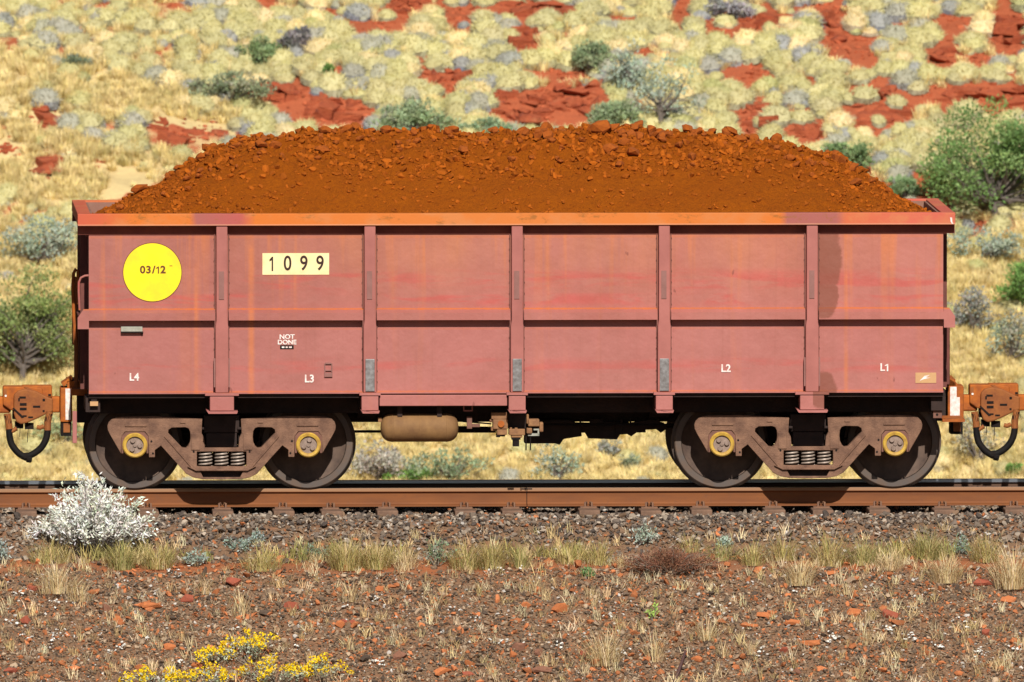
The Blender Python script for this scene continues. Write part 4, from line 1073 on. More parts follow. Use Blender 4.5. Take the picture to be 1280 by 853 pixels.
straws = [source('straw_shape', straw_bm(80+i), M['hummock']) for i in range(4)]

# bare red places: (px, py, half width, half height) of the ledges and soil openings
BARE = [(235,170,52,17),(1098,134,40,26),(1003,162,24,22),(1225,124,62,16),(678,135,62,22),(345,118,38,12),(405,140,50,17),(660,14,54,11),(576,27,20,15),(652,55,20,16),(505,9,26,10),(480,35,40,9),(554,100,34,12),
        (58,150,22,12),(56,212,20,12),(8,190,18,14),(945,150,16,28),(947,30,27,12),(1042,35,18,34),(1020,12,30,8),(1178,72,22,16),(940,95,26,14),(1262,40,26,26),(1075,62,20,18),(330,5,16,12),(415,100,20,10),
        (125,208,10,6),(850,12,16,16),(1130,30,26,8),(1190,30,30,10),(900,45,26,8),(1220,80,14,10),(560,115,12,16),(525,78,10,12),(440,145,26,14),(805,65,12,5),(715,95,26,7),
        (890,28,12,8),(980,125,8,8),(1010,100,8,6),(100,45,10,5),(125,10,10,5),(215,12,14,6),(150,75,6,5),(285,100,14,6),(415,15,8,5),(140,165,10,6),(1245,205,10,8),(925,150,10,14),(770,28,10,5),(560,12,14,6),(1150,100,8,6)]
def bare_at(px, py, x, y):
    m = 0
    for bx_, by_, rw, rh in BARE:
        d = ((px-bx_)/(rw*1.02))**2+((py-4-by_)/(rh*1.12))**2
        if d < 2.5: m = max(m, 1.35-d*.62 + .35*vnoise(x, y, 2.2, 6., 2))
    return m
def scat_hill(n, xr, pyr, fn, tilt=.40):
    P, Rt, Sc, T = [], [], [], []
    for i in range(n):
        px = rng.uniform(*xr); py = rng.uniform(*pyr); p = hill_fast(px, py)
        r_ = fn(px, py, p)
        if r_ is None: continue
        s_, zs, col = r_
        P.append(tuple(p)); Rt.append(tuple((Matrix.Rotation(tilt+rng.uniform(-.1, .1), 3, 'X') @ Matrix.Rotation(rng.uniform(-.15, .15), 3, 'Y') @ Matrix.Rotation(rng.uniform(0, 6.28), 3, 'Z')).to_euler())); Sc.append((s_*rng.uniform(.85, 1.2), s_*rng.uniform(.85, 1.2), s_*zs)); k_ = rng.uniform(.9, 1.1); T.append((col[0]*k_, col[1]*k_*rng.uniform(.985, 1.015), col[2]*k_*rng.uniform(.94, 1.06)))
    return P, Rt, Sc, T
def hill_fast(px, py): return on_ground(px, py, 37.5, 64., .13)
YG, YG2, STR, GRY, BLU, OLV = (.63, .57, .27), (.57, .51, .25), (.82, .67, .34), (.46, .44, .33), (.39, .385, .34), (.52, .50, .22)
def inst(px, py): return any(pip(px, py, q) for q in STRAW)
HIDE = lambda px, py: 130 < px < 1170 and 215 < py < 535
def hum_fn(px, py, p):
    if HIDE(px, py) and rng.random() < .75: return None
    st = inst(px, py); b_ = bare_at(px, py, p.x, p.y)
    if b_ > .38 and rng.random() < min(.99, .25+b_*1.5): return None
    if st and rng.random() > (.06 if py < 260 else .14): return None
    if px < 300 and not st and rng.random() > .72: return None
    if vnoise(p.x, p.y, 1.0, 21., 3) < -.52 and not st: return None
    u = rng.random(); g = vnoise(p.x, p.y, .5, 31., 2)
    col = YG if u < .50 else YG2 if u < .68 else STR if u < .78 else GRY if u < .90-.1*g else BLU if u < .955 else OLV
    return (rng.uniform(.14, .26) if rng.random() < .5 else rng.uniform(.26, .50), rng.uniform(.80, 1.10), col)
A = scat_hill(8900, (-620, 1900), (-30, 215), hum_fn); B = scat_hill(5100, (-620, 1900), (215, 620), hum_fn)
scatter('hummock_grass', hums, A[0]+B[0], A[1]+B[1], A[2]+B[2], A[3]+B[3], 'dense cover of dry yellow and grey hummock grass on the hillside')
def straw_fn(px, py, p):
    if HIDE(px, py) and rng.random() < .8: return None
    st = inst(px, py); b_ = bare_at(px, py, p.x, p.y)
    if b_ > .5: return None
    if not st and rng.random() > (.5 if px < 300 else .22): return None
    return (rng.uniform(.12, .24), rng.uniform(.55, .9), STR if rng.random() < .8 else (.66, .56, .28))
A = scat_hill(22000, (-620, 1900), (-30, 300), straw_fn, .2); B = scat_hill(22000, (-620, 1900), (300, 630), straw_fn, .2)
scatter('straw_grass', straws, A[0]+B[0], A[1]+B[1], A[2]+B[2], A[3]+B[3], 'pale straw grass spread over the lower hillside')
# loose stones on the bare red places
P = []; s0 = []
for bx_, by_, rw, rh in BARE:
    for i in range(int(6+rw*rh*.10)):
        px = bx_+rng.gauss(0, .55)*rw; py = by_+rng.gauss(0, .55)*rh; P.append(tuple(hill_fast(px, py))); s0.append(rng.uniform(.03, .11))
n = len(P); s0 = np.array(s0)[:, None]
scatter('hillside_stones', stones, P, np.stack([nr.normal(0, .4, n), nr.normal(0, .4, n), nr.uniform(0, 6.28, n)], 1), s0*np.stack([nr.uniform(.9, 1.7, n), nr.uniform(.8, 1.3, n), nr.uniform(.7, 1.1, n)], 1),
        np.array([.42, .105, .045])[None, :]*nr.uniform(.6, 1.15, (n, 1)), 'loose red stones lying on the bare patches of the hillside')

# ---- layered red rock outcrops
def rock_mat():
    t = NT('banded_red_rock', .9, 0, .15)
    x, y, z = t.xyz(t.n('ShaderNodeNewGeometry').outputs['Position'])[:3]
    pos = t.n('ShaderNodeNewGeometry').outputs['Position']
    n1 = t.noise(1, 5, .7, vec=pos, mapping=((3, 3, 22), (0, 0, 0))); n2 = t.noise(9, 5, .7, vec=pos)
    c = t.mix(t.ramp(n1, [(.3, 0.), (.7, 1.)]), (.46, .115, .048), (.33, .072, .034))
    c = t.mix(t.smooth(n2, .55, .72), c, (.20, .06, .045)); c = t.mix(t.smooth(t.noise(4, 4, .7, vec=pos), .58, .75), c, (.44, .15, .07))
    t.bump(t.math('ADD', n1, n2), 1.0, .06)
    return t.out(c)
M['rock'] = rock_mat()
ledges = []
for i in range(4):
    q = random.Random(700+i); bm = bmesh.new()
    for sx in (-1, 1):
        for sy in (-1, 1):
            for sz in (-1, 1):
                for k in range(2):
                    bm.verts.new((sx*.5*q.uniform(.72, 1.05), sy*.5*q.uniform(.7, 1.05), sz*.5*q.uniform(.75, 1.05)))
    res = bmesh.ops.convex_hull(bm, input=bm.verts[:])
    bmesh.ops.delete(bm, geom=[g for g in res['geom_interior'] if isinstance(g, bmesh.types.BMVert)], context='VERTS')
    bmesh.ops.recalc_face_normals(bm, faces=bm.faces[:])
    m_ = bpy.data.meshes.new('rock_ledge'); bm.to_mesh(m_); bm.free(); m_.materials.append(M['rock']); ledges.append(m_)
for i in range(9):
    bm = rock_bm(760+i, (1, 1, 1), 19, .58); m_ = bpy.data.meshes.new('rock_ledge'); bm.to_mesh(m_); bm.free(); m_.materials.append(M['rock']); ledges.append(m_)
def outcrop(px, py, wpx, hpx, n, label, dip=0., big=1.0):
    """beds of broken rock stepping up the slope, some blocks jutting out over the bed below"""
    c = hill(px, py+hpx*.3); r = empty('rock_outcrop', c); k = 1/103.
    rows = max(2, int(hpx/7.5))
    for j in range(rows):
        v = (j+.5)/rows-.5; half = wpx*.5*math.sqrt(max(.15, 1-(v*1.7)**2)); x = -half+rng.uniform(-5, 5)
        while x < half:
            w_ = rng.uniform(11, 30)*(1+.3*(wpx > 80)); u = x+w_/2; x += w_*rng.uniform(.75, 1.0)
            if rng.random() < .16: continue
            p = hill(px+u, py+v*hpx*1.05+dip*u+rng.uniform(-1.5, 1.5))
            o = link(bpy.data.objects.new('rock_ledge', rng.choice(ledges)), r)
            o.scale = (w_*k*rng.uniform(1.0, 1.45), rng.uniform(.26, .44), rng.uniform(.07, .20))
            o.location = p-c+Vector((0, rng.uniform(-.02, .16), rng.uniform(-.04, .05))); o.rotation_euler = (rng.uniform(-.25, .2), dip+rng.uniform(-.24, .24), rng.uniform(-.6, .6))
    tag(r, label, 'rock outcrop', 'red rock outcrops on the hillside'); return r
for a_ in ((235, 170, 96, 28, 20, 'long dark red ledge sloping down just behind the left end of the ore heap', .12),
           (1098, 134, 66, 44, 20, 'rounded pile of layered red rock above the right end of the ore heap'),
           (1003, 158, 38, 34, 13, 'dark red rock with a shadowed hollow, peeping over the right shoulder of the ore heap'),
           (1225, 122, 108, 22, 20, 'wide low red ledge above the large green tree at right'),
           (640, 140, 66, 40, 18, 'broken layered red rock just above the middle of the ore heap', .1), (718, 125, 66, 34, 17, 'cracked red rock shelf left of the round sage bush'),
           (345, 118, 54, 14, 12, 'upper end of the slanting red rock band left of centre', .2), (408, 137, 74, 24, 16, 'lower end of the slanting red rock band above the ore', .25),
           (660, 14, 94, 15, 16, 'flat red ledge at the top edge of the hillside, middle'), (652, 55, 34, 26, 9, 'small upright red rock below the top middle ledge'),
           (502, 9, 36, 11, 8, 'dark red ledge at the top edge, left of the flat one'), (554, 99, 48, 14, 10, 'small shaded red ledge above the sage domes'),
           (60, 150, 34, 16, 8, 'small red rocks among straw grass at far left, upper pair'), (60, 214, 30, 14, 8, 'small dark red rocks left of the wagon rim, lower pair'),
           (945, 152, 24, 34, 10, 'narrow column of red blocks beside the heap crest'), (947, 30, 44, 14, 9, 'red rocks beside the dead grey bush at the top right'),
           (1042, 34, 26, 40, 12, 'steep red rock strip near the top right'), (1178, 72, 32, 20, 9, 'small red block between yellow hummocks at upper right'), (1258, 40, 36, 34, 11, 'red rocks in the top right corner'),
           (8, 192, 24, 16, 6, 'red rock cut by the left edge of the hillside')):
    outcrop(*a_)

# ---- hillside shrubs and trees
SAGE, DKG, OLG, GGR, BRG, PUR = [(.33, .41, .23), (.28, .36, .20)], [(.20, .27, .13), (.28, .35, .18), (.15, .20, .11)], [(.24, .30, .10), (.18, .24, .08), (.31, .35, .14)], [(.42, .49, .39), (.33, .41, .32)], [(.20, .34, .09), (.15, .27, .07)], [(.30, .26, .26), (.24, .22, .22)]
K = 1/103.
def hs(px, py, wpx, hpx, cols, label, cat='shrub', **k):
    wid, hgt = wpx*K, hpx*K
    a_ = dict(leafL=.045, leafW=.026, nclump=int(20+wpx*hpx*.006), per=48, trunk=.018+.00018*hpx, name='hill_shrub', group='shrubs scattered over the hillside')
    a_.update(k); nm = a_.pop('name')
    return shrub(nm, hill(px, py), wid, hgt, cols, label, cat, **a_)
hs(1246, 276, 196, 150, [(.20, .33, .10), (.26, .39, .14), (.12, .20, .07), (.17, .27, .09)], 'large dark green tree behind the right end of the wagon', 'tree', name='tree', nclump=105, per=120, trunk=.05, base=.2, group='trees on the hillside', clumpr=.135)
hs(28, 482, 130, 150, OLG, 'olive green tree behind the coupler at the left edge', 'tree', name='tree', nclump=150, per=75, trunk=.045, base=.25, group='trees on the hillside', clumpr=.11)
hs(1292, 392, 90, 68, BRG, 'bright green bush cut by the right edge of the picture', nclump=60, per=60)
hs(323, 86, 62, 40, [(.20, .28, .12), (.26, .34, .16)], 'green bush with a grey top at the upper left')
hs(372, 70, 44, 34, PUR, 'purple grey dead bush up beside the green one at upper left')
hs(285, 135, 110, 44, [(.30, .33, .20), (.25, .28, .17)], 'spreading grey green bush above the slanting red band')
hs(520, 172, 92, 46, SAGE, 'wide sage green dome bush touching the heap crest, left of centre', nclump=70)
hs(604, 176, 68, 28, [(.28, .37, .22)], 'low sage green bush at the heap crest near the centre')
hs(768, 170, 62, 46, SAGE, 'round sage green bush behind the biggest lump of the ore crest', nclump=60)
hs(740, 96, 54, 44, [(.30, .37, .20), (.26, .32, .18)], 'rounded pale green bush on the slope, right of centre', nclump=50)
hs(790, 118, 60, 70, GGR, 'sparse silvery bush between the two round green bushes', per=26)
hs(828, 168, 84, 104, GGR, 'thin silvery tree with bare lower stems behind the ore crest', per=34, base=.3, clumpr=.11, nclump=34)
hs(1062, 224, 66, 46, [(.22, .32, .14)], 'green bush behind the right slope of the ore')
hs(1128, 250, 66, 30, [(.24, .34, .16)], 'low green bush just above the right end of the wagon rim')
hs(52, 334, 92, 66, GGR, 'blue grey bush above the olive tree at left', nclump=55, per=34)
hs(1228, 330, 90, 50, GGR, 'blue grey scrub right of the wagon rim', per=26)
hs(1215, 420, 60, 60, [(.30, .33, .30), (.33, .31, .28)], 'thin grey bush beside the right end of the wagon body', per=22)
hs(1262, 455, 60, 70, [(.30, .36, .28), (.36, .36, .28)], 'grey green scrub at the right edge above the coupler', per=24)
hs(95, 92, 34, 22, [(.26, .30, .20)], 'tiny grey green bush on the straw slope at far left', per=26)
hs(378, 62, 20, 26, [(.17, .17, .18)], 'small charcoal coloured bush left of the centre', per=30)
hs(912, 28, 62, 34, [(.42, .40, .40), (.34, .33, .34)], 'dead pale grey bush near the top right', per=30)
hs(410, 100, 12, 20, BRG, 'single small dark green sprig above the slanting rock band', per=20)
hs(560, 606, 100, 50, [(.25, .34, .20), (.32, .38, .24)], 'green scrub seen under the air tank', per=24)
hs(508, 604, 70, 20, BRG, 'bright green low plants above the far rail under the air tank', per=30)
hs(470, 606, 84, 58, [(.46, .42, .35), (.40, .36, .31)], 'grey dead scrub seen right of the left bogie', per=28)
hs(692, 606, 66, 50, GGR, 'silvery open bush seen below the brake rigging', per=18)
hs(762, 575, 30, 26, [(.32, .33, .28)], 'small grey bush far below the middle of the train, right', per=18)
hs(786, 592, 22, 20, [(.30, .33, .22)], 'tiny upright grey green plant in the straw beneath the wagon', per=16)
hs(1266, 600, 16, 18, BRG, 'little bright green plant above the rail at far right', per=22)
hs(75, 560, 70, 40, [(.42, .44, .22), (.34, .40, .22)], 'yellow green scrub left of the first wheel', per=22)
hs(1222, 585, 50, 70, [(.44, .40, .28), (.38, .36, .28)], 'dry brownish scrub beneath the right coupler', per=14)

# ================================================================== FOREGROUND PLANTS
STW = [(.66, .50, .27), (.55, .40, .20), (.72, .60, .38)]; OLS = [(.54, .42, .17), (.42, .34, .12), (.64, .50, .26), (.32, .29, .10)]; GRS = [(.42, .36, .14), (.26, .27, .09), (.56, .45, .22), (.34, .30, .11)]
TUFTS = [(62, 704, 60, 42, 110, OLS, 'olive straw grass tuft left under the white bush'), (152, 712, 50, 48, 150, GRS, 'green based grass tuft at the right foot of the white bush'),
 (196, 711, 50, 46, 120, OLS, 'straw coloured tuft second to the right of the white bush'), (72, 742, 70, 52, 150, STW, 'drooping dry tuft in front of the white bush'), (100, 752, 50, 30, 60, STW, 'flattened dry tuft lying below the white bush'),
 (326, 713, 62, 42, 150, OLS, 'olive tuft right of the grey green saltbush pair'), (432, 712, 52, 48, 170, OLS, 'dense golden green tuft left of the dark green saltbush'), (470, 711, 50, 44, 130, OLS, 'golden tuft joined to the dense one at its right'),
 (508, 710, 40, 38, 90, STW, 'thin pale tuft immediately left of the dark green saltbush'), (582, 712, 50, 52, 150, OLS, 'tall straw tuft right of the dark green saltbush'), (614, 712, 52, 58, 160, OLS, 'tallest feathery tuft near the middle of the track'),
 (650, 710, 40, 34, 70, GRS, 'short greenish tuft beyond the tall feathery one'), (712, 704, 44, 30, 70, OLS, 'short sparse tuft left of the silvery sprig'), (748, 706, 50, 38, 100, OLS, 'grass tuft just below and left of the silvery sprig'), (784, 708, 40, 26, 60, STW, 'low pale tuft under the silvery sprig'),
 (862, 690, 44, 30, 80, OLS, 'small tuft behind the brown dead brush'), (902, 700, 50, 32, 90, GRS, 'greenish tuft below the tiny silvery sprig'), (940, 706, 50, 42, 110, OLS, 'olive tuft below the left wheel of the right bogie'), (978, 700, 50, 40, 100, OLS, 'olive tuft second from the silvery sprig to the right'),
 (1000, 732, 50, 42, 110, STW, 'dry straw tuft standing forward on the red bench, right of centre'), (1036, 708, 60, 52, 150, OLS, 'tall mixed tuft behind the forward dry tuft'), (1078, 706, 50, 40, 110, GRS, 'dark green based tuft under the right bogie'), (1112, 712, 44, 38, 90, STW, 'straw tuft left of the dark green clump at right'),
 (1158, 700, 52, 42, 150, GRS, 'dark green grass clump at right, beside the little saltbush'), (1182, 728, 60, 42, 150, STW, 'golden low tuft in front of the little saltbush at right'), (1232, 702, 46, 40, 110, OLS, 'mixed tuft right of the little saltbush'), (1266, 736, 60, 62, 150, STW, 'large dry tuft cut by the right edge of the picture'),
 (302, 772, 34, 46, 34, STW, 'wispy dry tuft above the yellow flowers'), (438, 752, 36, 40, 34, STW, 'few stalked dry tuft right of the flat orange slab'), (255, 742, 34, 26, 30, STW, 'thin stalks between the two flat orange stones'), (668, 742, 40, 40, 34, STW, 'thin dry stalks below the tall feathery tuft'),
 (756, 832, 66, 66, 120, STW, 'largest dry straw tuft low on the gravel slope'), (818, 828, 30, 60, 30, STW, 'thin tall straw stalks right of the largest straw tuft'), (884, 800, 44, 42, 46, STW, 'dry tuft above the dark stick'), (938, 818, 34, 30, 36, STW, 'small pale dry tuft right of the dark stick'),
 (904, 822, 26, 26, 26, STW, 'tiny straw tuft just above the dark stick'), (1082, 806, 26, 34, 24, STW, 'tiny tuft under the square orange stone'), (436, 812, 34, 30, 30, STW, 'small tuft at the right of the yellow flowers'), (1056, 742, 40, 26, 40, STW, 'low thin tuft right of the forward dry tuft')]
for px, py, wd, ht, n, cols, lab in TUFTS:
    q_ = rng.uniform(.82, 1.28); wd *= rng.uniform(.85, 1.25); ht *= q_
    tuft('grass_tuft', fg(px, py), wd/S, ht/S*1.05, int(n*2.4), cols, lab)
# thin seedlings and dry stalks everywhere: uncountable
M['gblade'] = tint_mat('dry_stalk', .85, True, .1, 0, .2, own=True)
def wisp_bm(seed):
    q = random.Random(seed); bm = bmesh.new(); lay = bm.faces.layers.float_vector.new('var')
    for i in range(13):
        az = q.uniform(0, 6.28); b0 = Vector((q.uniform(-.3, .3), q.uniform(-.3, .3), -.02)); L = q.uniform(.4, 1.05)
        t_ = b0+Vector((math.cos(az)*q.uniform(.1, .8), math.sin(az)*.4, L)); s_ = Vector((1, q.uniform(-1, 1), 0)).normalized()*.028; m = b0.lerp(t_, .5)+Vector((0, 0, .1))
        k = q.uniform(.7, 1.2)
        for ps in ((b0-s_, b0+s_, m+s_*.8, m-s_*.8), (m-s_*.8, m+s_*.8, t_)):
            f = bm.faces.new([bm.verts.new(p) for p in ps]); f[lay] = (k, k, k)
    return bm
wisps = [source('wisp_shape', wisp_bm(90+i), M['gblade']) for i in range(4)]
P, Sc, T = [], [], []
for i in range(7500):
    x = rng.uniform(-8.5, 8.5); y = rng.uniform(-5.7, -1.95)
    v = vnoise(x, y, .9, 17., 2)
    bnd = max(0, min(1, .45+1.6*vnoise(x, y*.5, .8, 41., 2)))
    d = (1.0 if x > .6 else .6)*bnd if -2.95 < y < -2.2 else .25 if y > -2.3 else .22+.5*max(0, v)
    if rng.random() > d: continue
    P.append((x, y, ground_z(x, y))); s_ = rng.uniform(.07, .16)*(1.5 if -2.9 < y < -2.35 else 1); Sc.append((s_, s_, s_*rng.uniform(.8, 1.3)))
    T.append(vary(rng.choice(OLS if -2.95 < y < -2.3 else STW), .2))
n = len(P); scatter('dry_grass', wisps, P, np.stack([np.zeros(n), np.zeros(n), nr.uniform(0, 6.28, n)], 1), Sc, T, 'sparse dry grass stalks growing through the gravel')

def twiggy(name, p, wid, hgt, ntw, lcols, label, cat, L=.04, w_=.012, per=16, depth=None, bark=None, flowers=None, group=None, start=.35):
    """stems radiating from one base with narrow leaves along their outer halves"""
    r = empty(name, p); tb = MB(); quads = []; fl = []
    depth = depth or wid*.8
    for i in range(ntw):
        az = rng.uniform(0, 6.283); u = rng.random()**.55; lob = 1+.16*math.sin(az*3+wid*9+math.pi)+.10*math.sin(az*5+2)
        tip = Vector((math.cos(az)*wid/2*u*lob, math.sin(az)*depth/2*u, hgt*(math.sqrt(max(0, 1-u*u*.88))*rng.uniform(.62, 1.08))))
        pts = limb_pts(Vector((0, 0, -.02)), tip, .10, 5)
        if i % 2 == 0: tb.tube([tuple(q) for q in pts], .006, 4, r_end=.002)
        cc = vary(rng.choice(lcols), .12)
        for k in range(per):
            t = start+(1-start)*rng.random()**.6; q = tip*t+rv()*.028*max(.6, wid); d = (tip.normalized()*.8+rv()).normalized()
            quads.append(leaf(q, d, L*rng.uniform(.6, 1.35), w_*rng.uniform(.7, 1.2), vary(cc, .16)))
        if flowers:
            for k in range(flowers[1]):
                q = tip+rv()*.035; q.z += .015
                for _ in range(2): fl.append(leaf(q, rv(), .022, .018, vary(flowers[0], .12)))
    tb.build('stem', bark or M['bark2'], r)
    link(bpy.data.objects.new('leaves', leaf_mesh('leaves', quads, M['leaf'])), r)
    if fl: tag(link(bpy.data.objects.new('flower_head', leaf_mesh('flower_head', fl, M['leaf'])), r), kind='stuff')
    tag(r, label, cat, group); return r
WH = [(.86, .87, .80), (.82, .83, .76), (.88, .88, .84), (.64, .68, .56)]
wb = twiggy('white_bush', fg(116, 697), 1.16, .84, 215, WH, 'white leaved bush standing in front of the left bogie', 'bush', L=.052, w_=.017, per=26, depth=1.0, start=.45, bark=M['bark'])
index_kids()
q0 = fg(58, 676)
twiggy('white_bush_sprig', q0, .50, .18, 30, WH, 'low white sprig reaching out left of the white bush', 'bush', L=.05, w_=.015, per=11)
SB = [(.34, .42, .36), (.26, .34, .28), (.42, .50, .44)]
for px, py, wd, ht, cols, lab in ((246, 708, 30, 24, SB, 'small grey green saltbush right of the white bush'), (300, 690, 46, 20, SB, 'grey green saltbush trailing on the ballast, left of centre'), (322, 682, 18, 20, SB, 'upright tip of saltbush beside the trailing one'),
     (395, 702, 40, 22, [(.17, .24, .14), (.24, .32, .22)], 'dark green saltbush half hidden left of the golden tufts'), (546, 708, 42, 36, [(.16, .22, .12), (.26, .33, .22)], 'dark green saltbush between the golden and feathery tufts'),
     (803, 682, 40, 28, [(.46, .52, .44), (.36, .43, .34)], 'silvery sprig high on the ballast under the right half of the wagon'), (906, 688, 22, 16, [(.42, .50, .40)], 'tiny silvery sprig left of the right bogie'), (1202, 694, 26, 26, [(.42, .50, .44), (.24, .32, .2)], 'little saltbush with pale leaves at right'),
     (2, 705, 26, 34, SB, 'grey green saltbush cut by the left edge'), (734, 724, 14, 14, [(.22, .34, .14)], 'tiny green seedling beside the brown dead brush')):
    twiggy('saltbush', fg(px, py), wd/S, ht/S, 26, cols, lab, 'saltbush', L=.034, w_=.016, per=13, group='saltbushes along the track', start=.2)
twiggy('green_seedling', fg(817, 778), .10, .20, 9, [(.35, .50, .12)], 'small fresh green seedling on thin straw stalks', 'seedling', L=.05, w_=.022, per=5)
YF = ((.90, .64, .015), 12); GL = [(.50, .54, .40), (.34, .40, .26), (.58, .62, .50)]
for px, py, wd, ht, n, lab in ((266, 832, 46, 24, 30, 'yellow flowering plant left of the taller flowering one'), (312, 832, 76, 36, 60, 'tallest yellow flowering plant at the bottom left'), (190, 862, 80, 22, 50, 'low yellow flowering plant farthest left at the bottom'),
     (250, 862, 70, 26, 50, 'yellow flowering plant at the bottom edge, second from left'), (345, 858, 90, 30, 70, 'wide yellow flowering plant at the bottom edge right of the tallest'), (404, 852, 50, 26, 30, 'yellow flowering plant farthest right of its group')):
    twiggy('yellow_flower_plant', fg(px, py), wd/S*1.1, ht/S*1.1, int(n*.62), GL, lab, 'flowering plant', L=.034, w_=.015, per=14, flowers=YF, group='yellow flowering plants on the slope')
# reddish dead brush
twiggy('dead_brush', fg(836, 716), 1.05, .26, 170, [(.26, .12, .07), (.32, .16, .10), (.22, .10, .06)], 'matted reddish brown dead brush on the bench under the wagon', 'dead brush', L=.06, w_=.006, per=26, depth=.5, start=.1)
b = MB(); pa, pb = fg(843, 856)+Vector((0, 0, .02)), fg(857, 826)+Vector((0, 0, .10)); b.tube([pa, pa.lerp(pb, .5)+Vector((.01, 0, .02)), pb], .020, 7, r_end=.012)
o = b.build('stick', simple('dark_stick', (.07, .035, .035), (.10, .05, .04), 18, .85)); tag(o, 'dark purplish stick poking up at the bottom edge', 'stick')

# single red and orange stones one can tell apart
ORM = simple('orange_stone', (.50, .165, .055), (.40, .13, .05), 9, .9, bump=.5); RDM = simple('red_stone', (.34, .085, .045), (.27, .075, .045), 9, .9, bump=.5); BRM = simple('brown_stone', (.26, .115, .07), (.20, .095, .06), 9, .9, bump=.5)
def big_stone(px, py, wpx, hpx, mat, label, seed):
    bm = rock_bm(900+seed, (1, .8, .8), 16)
    me = bpy.data.meshes.new('stone'); bm.to_mesh(me); bm.free(); me.materials.append(mat)
    o = link(bpy.data.objects.new('stone', me)); p = fg(px, py+hpx*.3); h = hpx/S
    o.location = p+Vector((0, -.02, h*.22)); o.scale = (wpx/S*1.05, wpx/S*.6, h*1.25); o.rotation_euler = (rng.uniform(.1, .35), rng.uniform(-.15, .15), rng.uniform(-.3, .3))
    tag(o, label, 'stone', 'larger stones on the gravel slope')
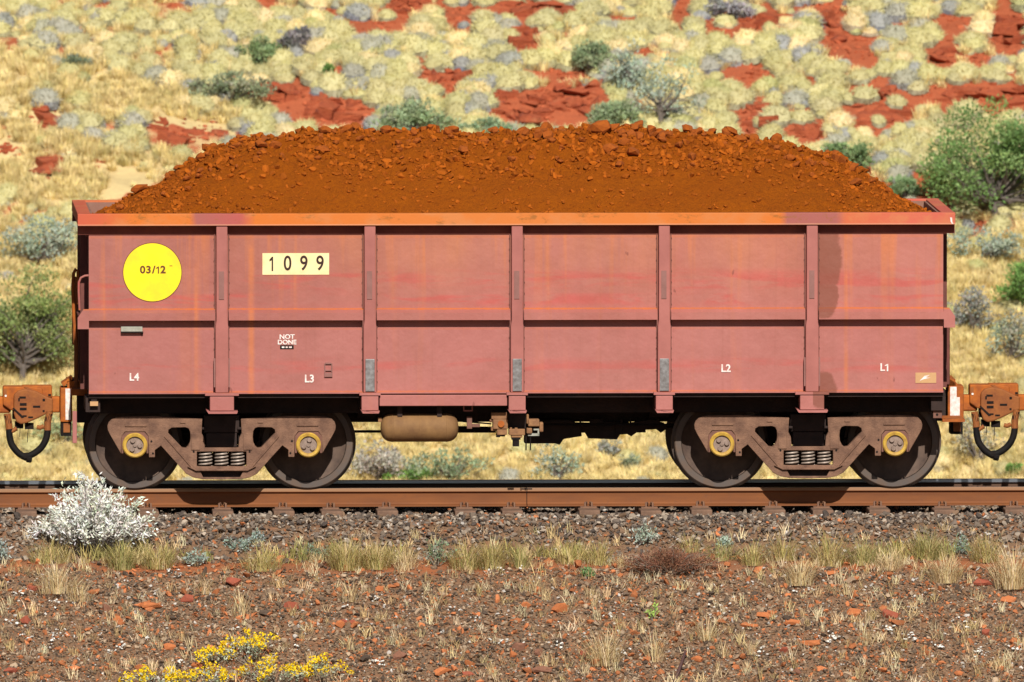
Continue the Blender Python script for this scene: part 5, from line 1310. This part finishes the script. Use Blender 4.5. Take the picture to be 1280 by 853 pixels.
STN = [(190, 757, 30, 12, ORM, 'flat orange slab right of the drooping dry tuft'), (236, 748, 20, 15, RDM, 'square red stone right of the flat orange slab'), (148, 775, 14, 13, ORM, 'rounded orange stone below the flat slab, among white flowers'), (132, 760, 18, 14, BRM, 'brown stone left of the flat orange slab'),
 (43, 734, 26, 12, RDM, 'dark red stone by the left edge on the bench'), (365, 757, 22, 13, RDM, 'angular red stone right of the wispy dry tuft'), (212, 808, 16, 12, ORM, 'orange stone above the yellow flowers'), (246, 832, 15, 12, ORM, 'orange stone among the yellow flowers'), (425, 780, 14, 12, ORM, 'orange stone at the foot of the few stalked tuft'),
 (430, 778, 12, 10, RDM, 'small red stone touching the orange one by the few stalked tuft'), (475, 736, 14, 10, ORM, 'small orange stone under the dense golden tuft'), (700, 760, 22, 18, ORM, 'bright orange block near the middle of the slope'), (657, 756, 14, 9, ORM, 'orange chip left of the bright orange block'), (738, 777, 12, 9, ORM, 'orange pebble right of the bright orange block'),
 (500, 819, 18, 17, BRM, 'square brown stone low on the slope left of centre'), (648, 807, 20, 14, BRM, 'pale brown slab below the bright orange block'), (641, 819, 11, 13, ORM, 'orange chip tucked under the pale brown slab'), (673, 815, 14, 11, BRM, 'brown stone right of the pale brown slab'), (588, 828, 16, 15, ORM, 'tilted orange stone left of the pale brown slab'),
 (552, 842, 24, 14, ORM, 'large orange stone at the bottom edge left of centre'), (677, 838, 26, 15, BRM, 'brown wedge stone at the bottom edge'), (584, 843, 18, 8, RDM, 'flat red stone at the bottom beside the large orange one'), (440, 779, 12, 9, RDM, 'little red stone at centre left of the slope'), (1066, 765, 20, 15, ORM, 'square orange stone high on the right of the slope'),
 (1110, 768, 26, 14, RDM, 'elongated red stone lying aslant at right'), (955, 769, 22, 9, ORM, 'flat orange stone under the forward dry tuft'), (990, 779, 20, 12, ORM, 'orange slab stone below the forward dry tuft'), (1012, 804, 26, 12, ORM, 'flat tan orange slab above the white pebbles'), (936, 782, 24, 9, ORM, 'low orange slab right of the dry tuft above the stick'),
 (980, 812, 14, 10, RDM, 'deep red stone left of the tan slab'), (1013, 758, 10, 7, ORM, 'orange chip under the forward dry tuft at right'), (1261, 750, 22, 12, ORM, 'orange slab under the large dry tuft at the right edge'), (1232, 791, 14, 13, RDM, 'dark red cube shaped stone at right'), (1268, 802, 16, 10, ORM, 'orange stone by the right edge'), (1200, 843, 16, 8, ORM, 'orange stone at the bottom right'),
 (872, 823, 16, 10, ORM, 'orange stone left of the tiny straw tuft'), (995, 839, 16, 14, BRM, 'brown stone at the bottom edge right of the stick'), (730, 816, 14, 13, RDM, 'reddish stone at the foot of the largest straw tuft'), (32, 776, 16, 12, RDM, 'red stone at the far left of the slope'), (14, 838, 18, 10, RDM, 'red stone in the bottom left corner'),
 (290, 728, 30, 14, RDM, 'broad red stone set in the bench right of the saltbush pair'), (1040, 716, 16, 7, ORM, 'red orange chip on the bench below the right bogie'), (1225, 728, 30, 10, RDM, 'flat red stone set in the bench at right')]
for i, (px, py, wp, hp_, mt, lab) in enumerate(STN): big_stone(px, py, wp, hp_, mt, lab, i)
# little white flower heads and quartz bits
P, s0 = [], []
for cx, cy, n, sp in ((20, 745, 9, 7), (70, 758, 10, 8), (195, 748, 3, 3), (75, 800, 16, 10), (148, 812, 10, 9), (35, 800, 9, 8), (60, 813, 6, 6), (225, 832, 5, 4), (184, 804, 4, 3), (370, 812, 5, 5), (10, 783, 8, 6), (430, 762, 5, 4), (470, 752, 9, 5),
                      (474, 833, 14, 8), (592, 778, 6, 5), (626, 805, 12, 8), (695, 810, 7, 5), (610, 718, 6, 5), (565, 765, 5, 5), (1040, 804, 18, 11), (1110, 788, 8, 7), (1135, 800, 14, 10), (1205, 783, 16, 12), (1177, 812, 9, 6), (1225, 820, 10, 8), (992, 744, 4, 3), (1012, 742, 4, 3),
                      (1270, 812, 10, 8), (945, 818, 10, 6), (900, 765, 12, 12), (60, 738, 5, 5), (780, 820, 9, 8), (1155, 748, 3, 3), (640, 716, 5, 12), (215, 713, 12, 16), (290, 790, 4, 5), (420, 700, 4, 4), (760, 775, 5, 5)):
    for i in range(n):
        P.append(tuple(fg(cx+rng.gauss(0, sp*.7), cy+rng.gauss(0, sp*.35))+Vector((0, -.02, rng.uniform(.02, .05))))); s0.append(rng.uniform(.012, .040))
for i in range(330):
    P.append(tuple(fg(rng.uniform(-20, 1300), rng.uniform(718, 860))+Vector((0, -.01, .012)))); s0.append(rng.uniform(.008, .018))
n = len(P); s0 = np.array(s0)[:, None]
scatter('white_pebbles', stones, P, nr.uniform(-.6, .6, (n, 3)), s0*nr.uniform(.7, 1.5, (n, 3)), np.array([.78, .76, .70])[None, :]*nr.uniform(.75, 1.05, (n, 1)), 'white quartz bits and tiny white flower heads on the gravel')
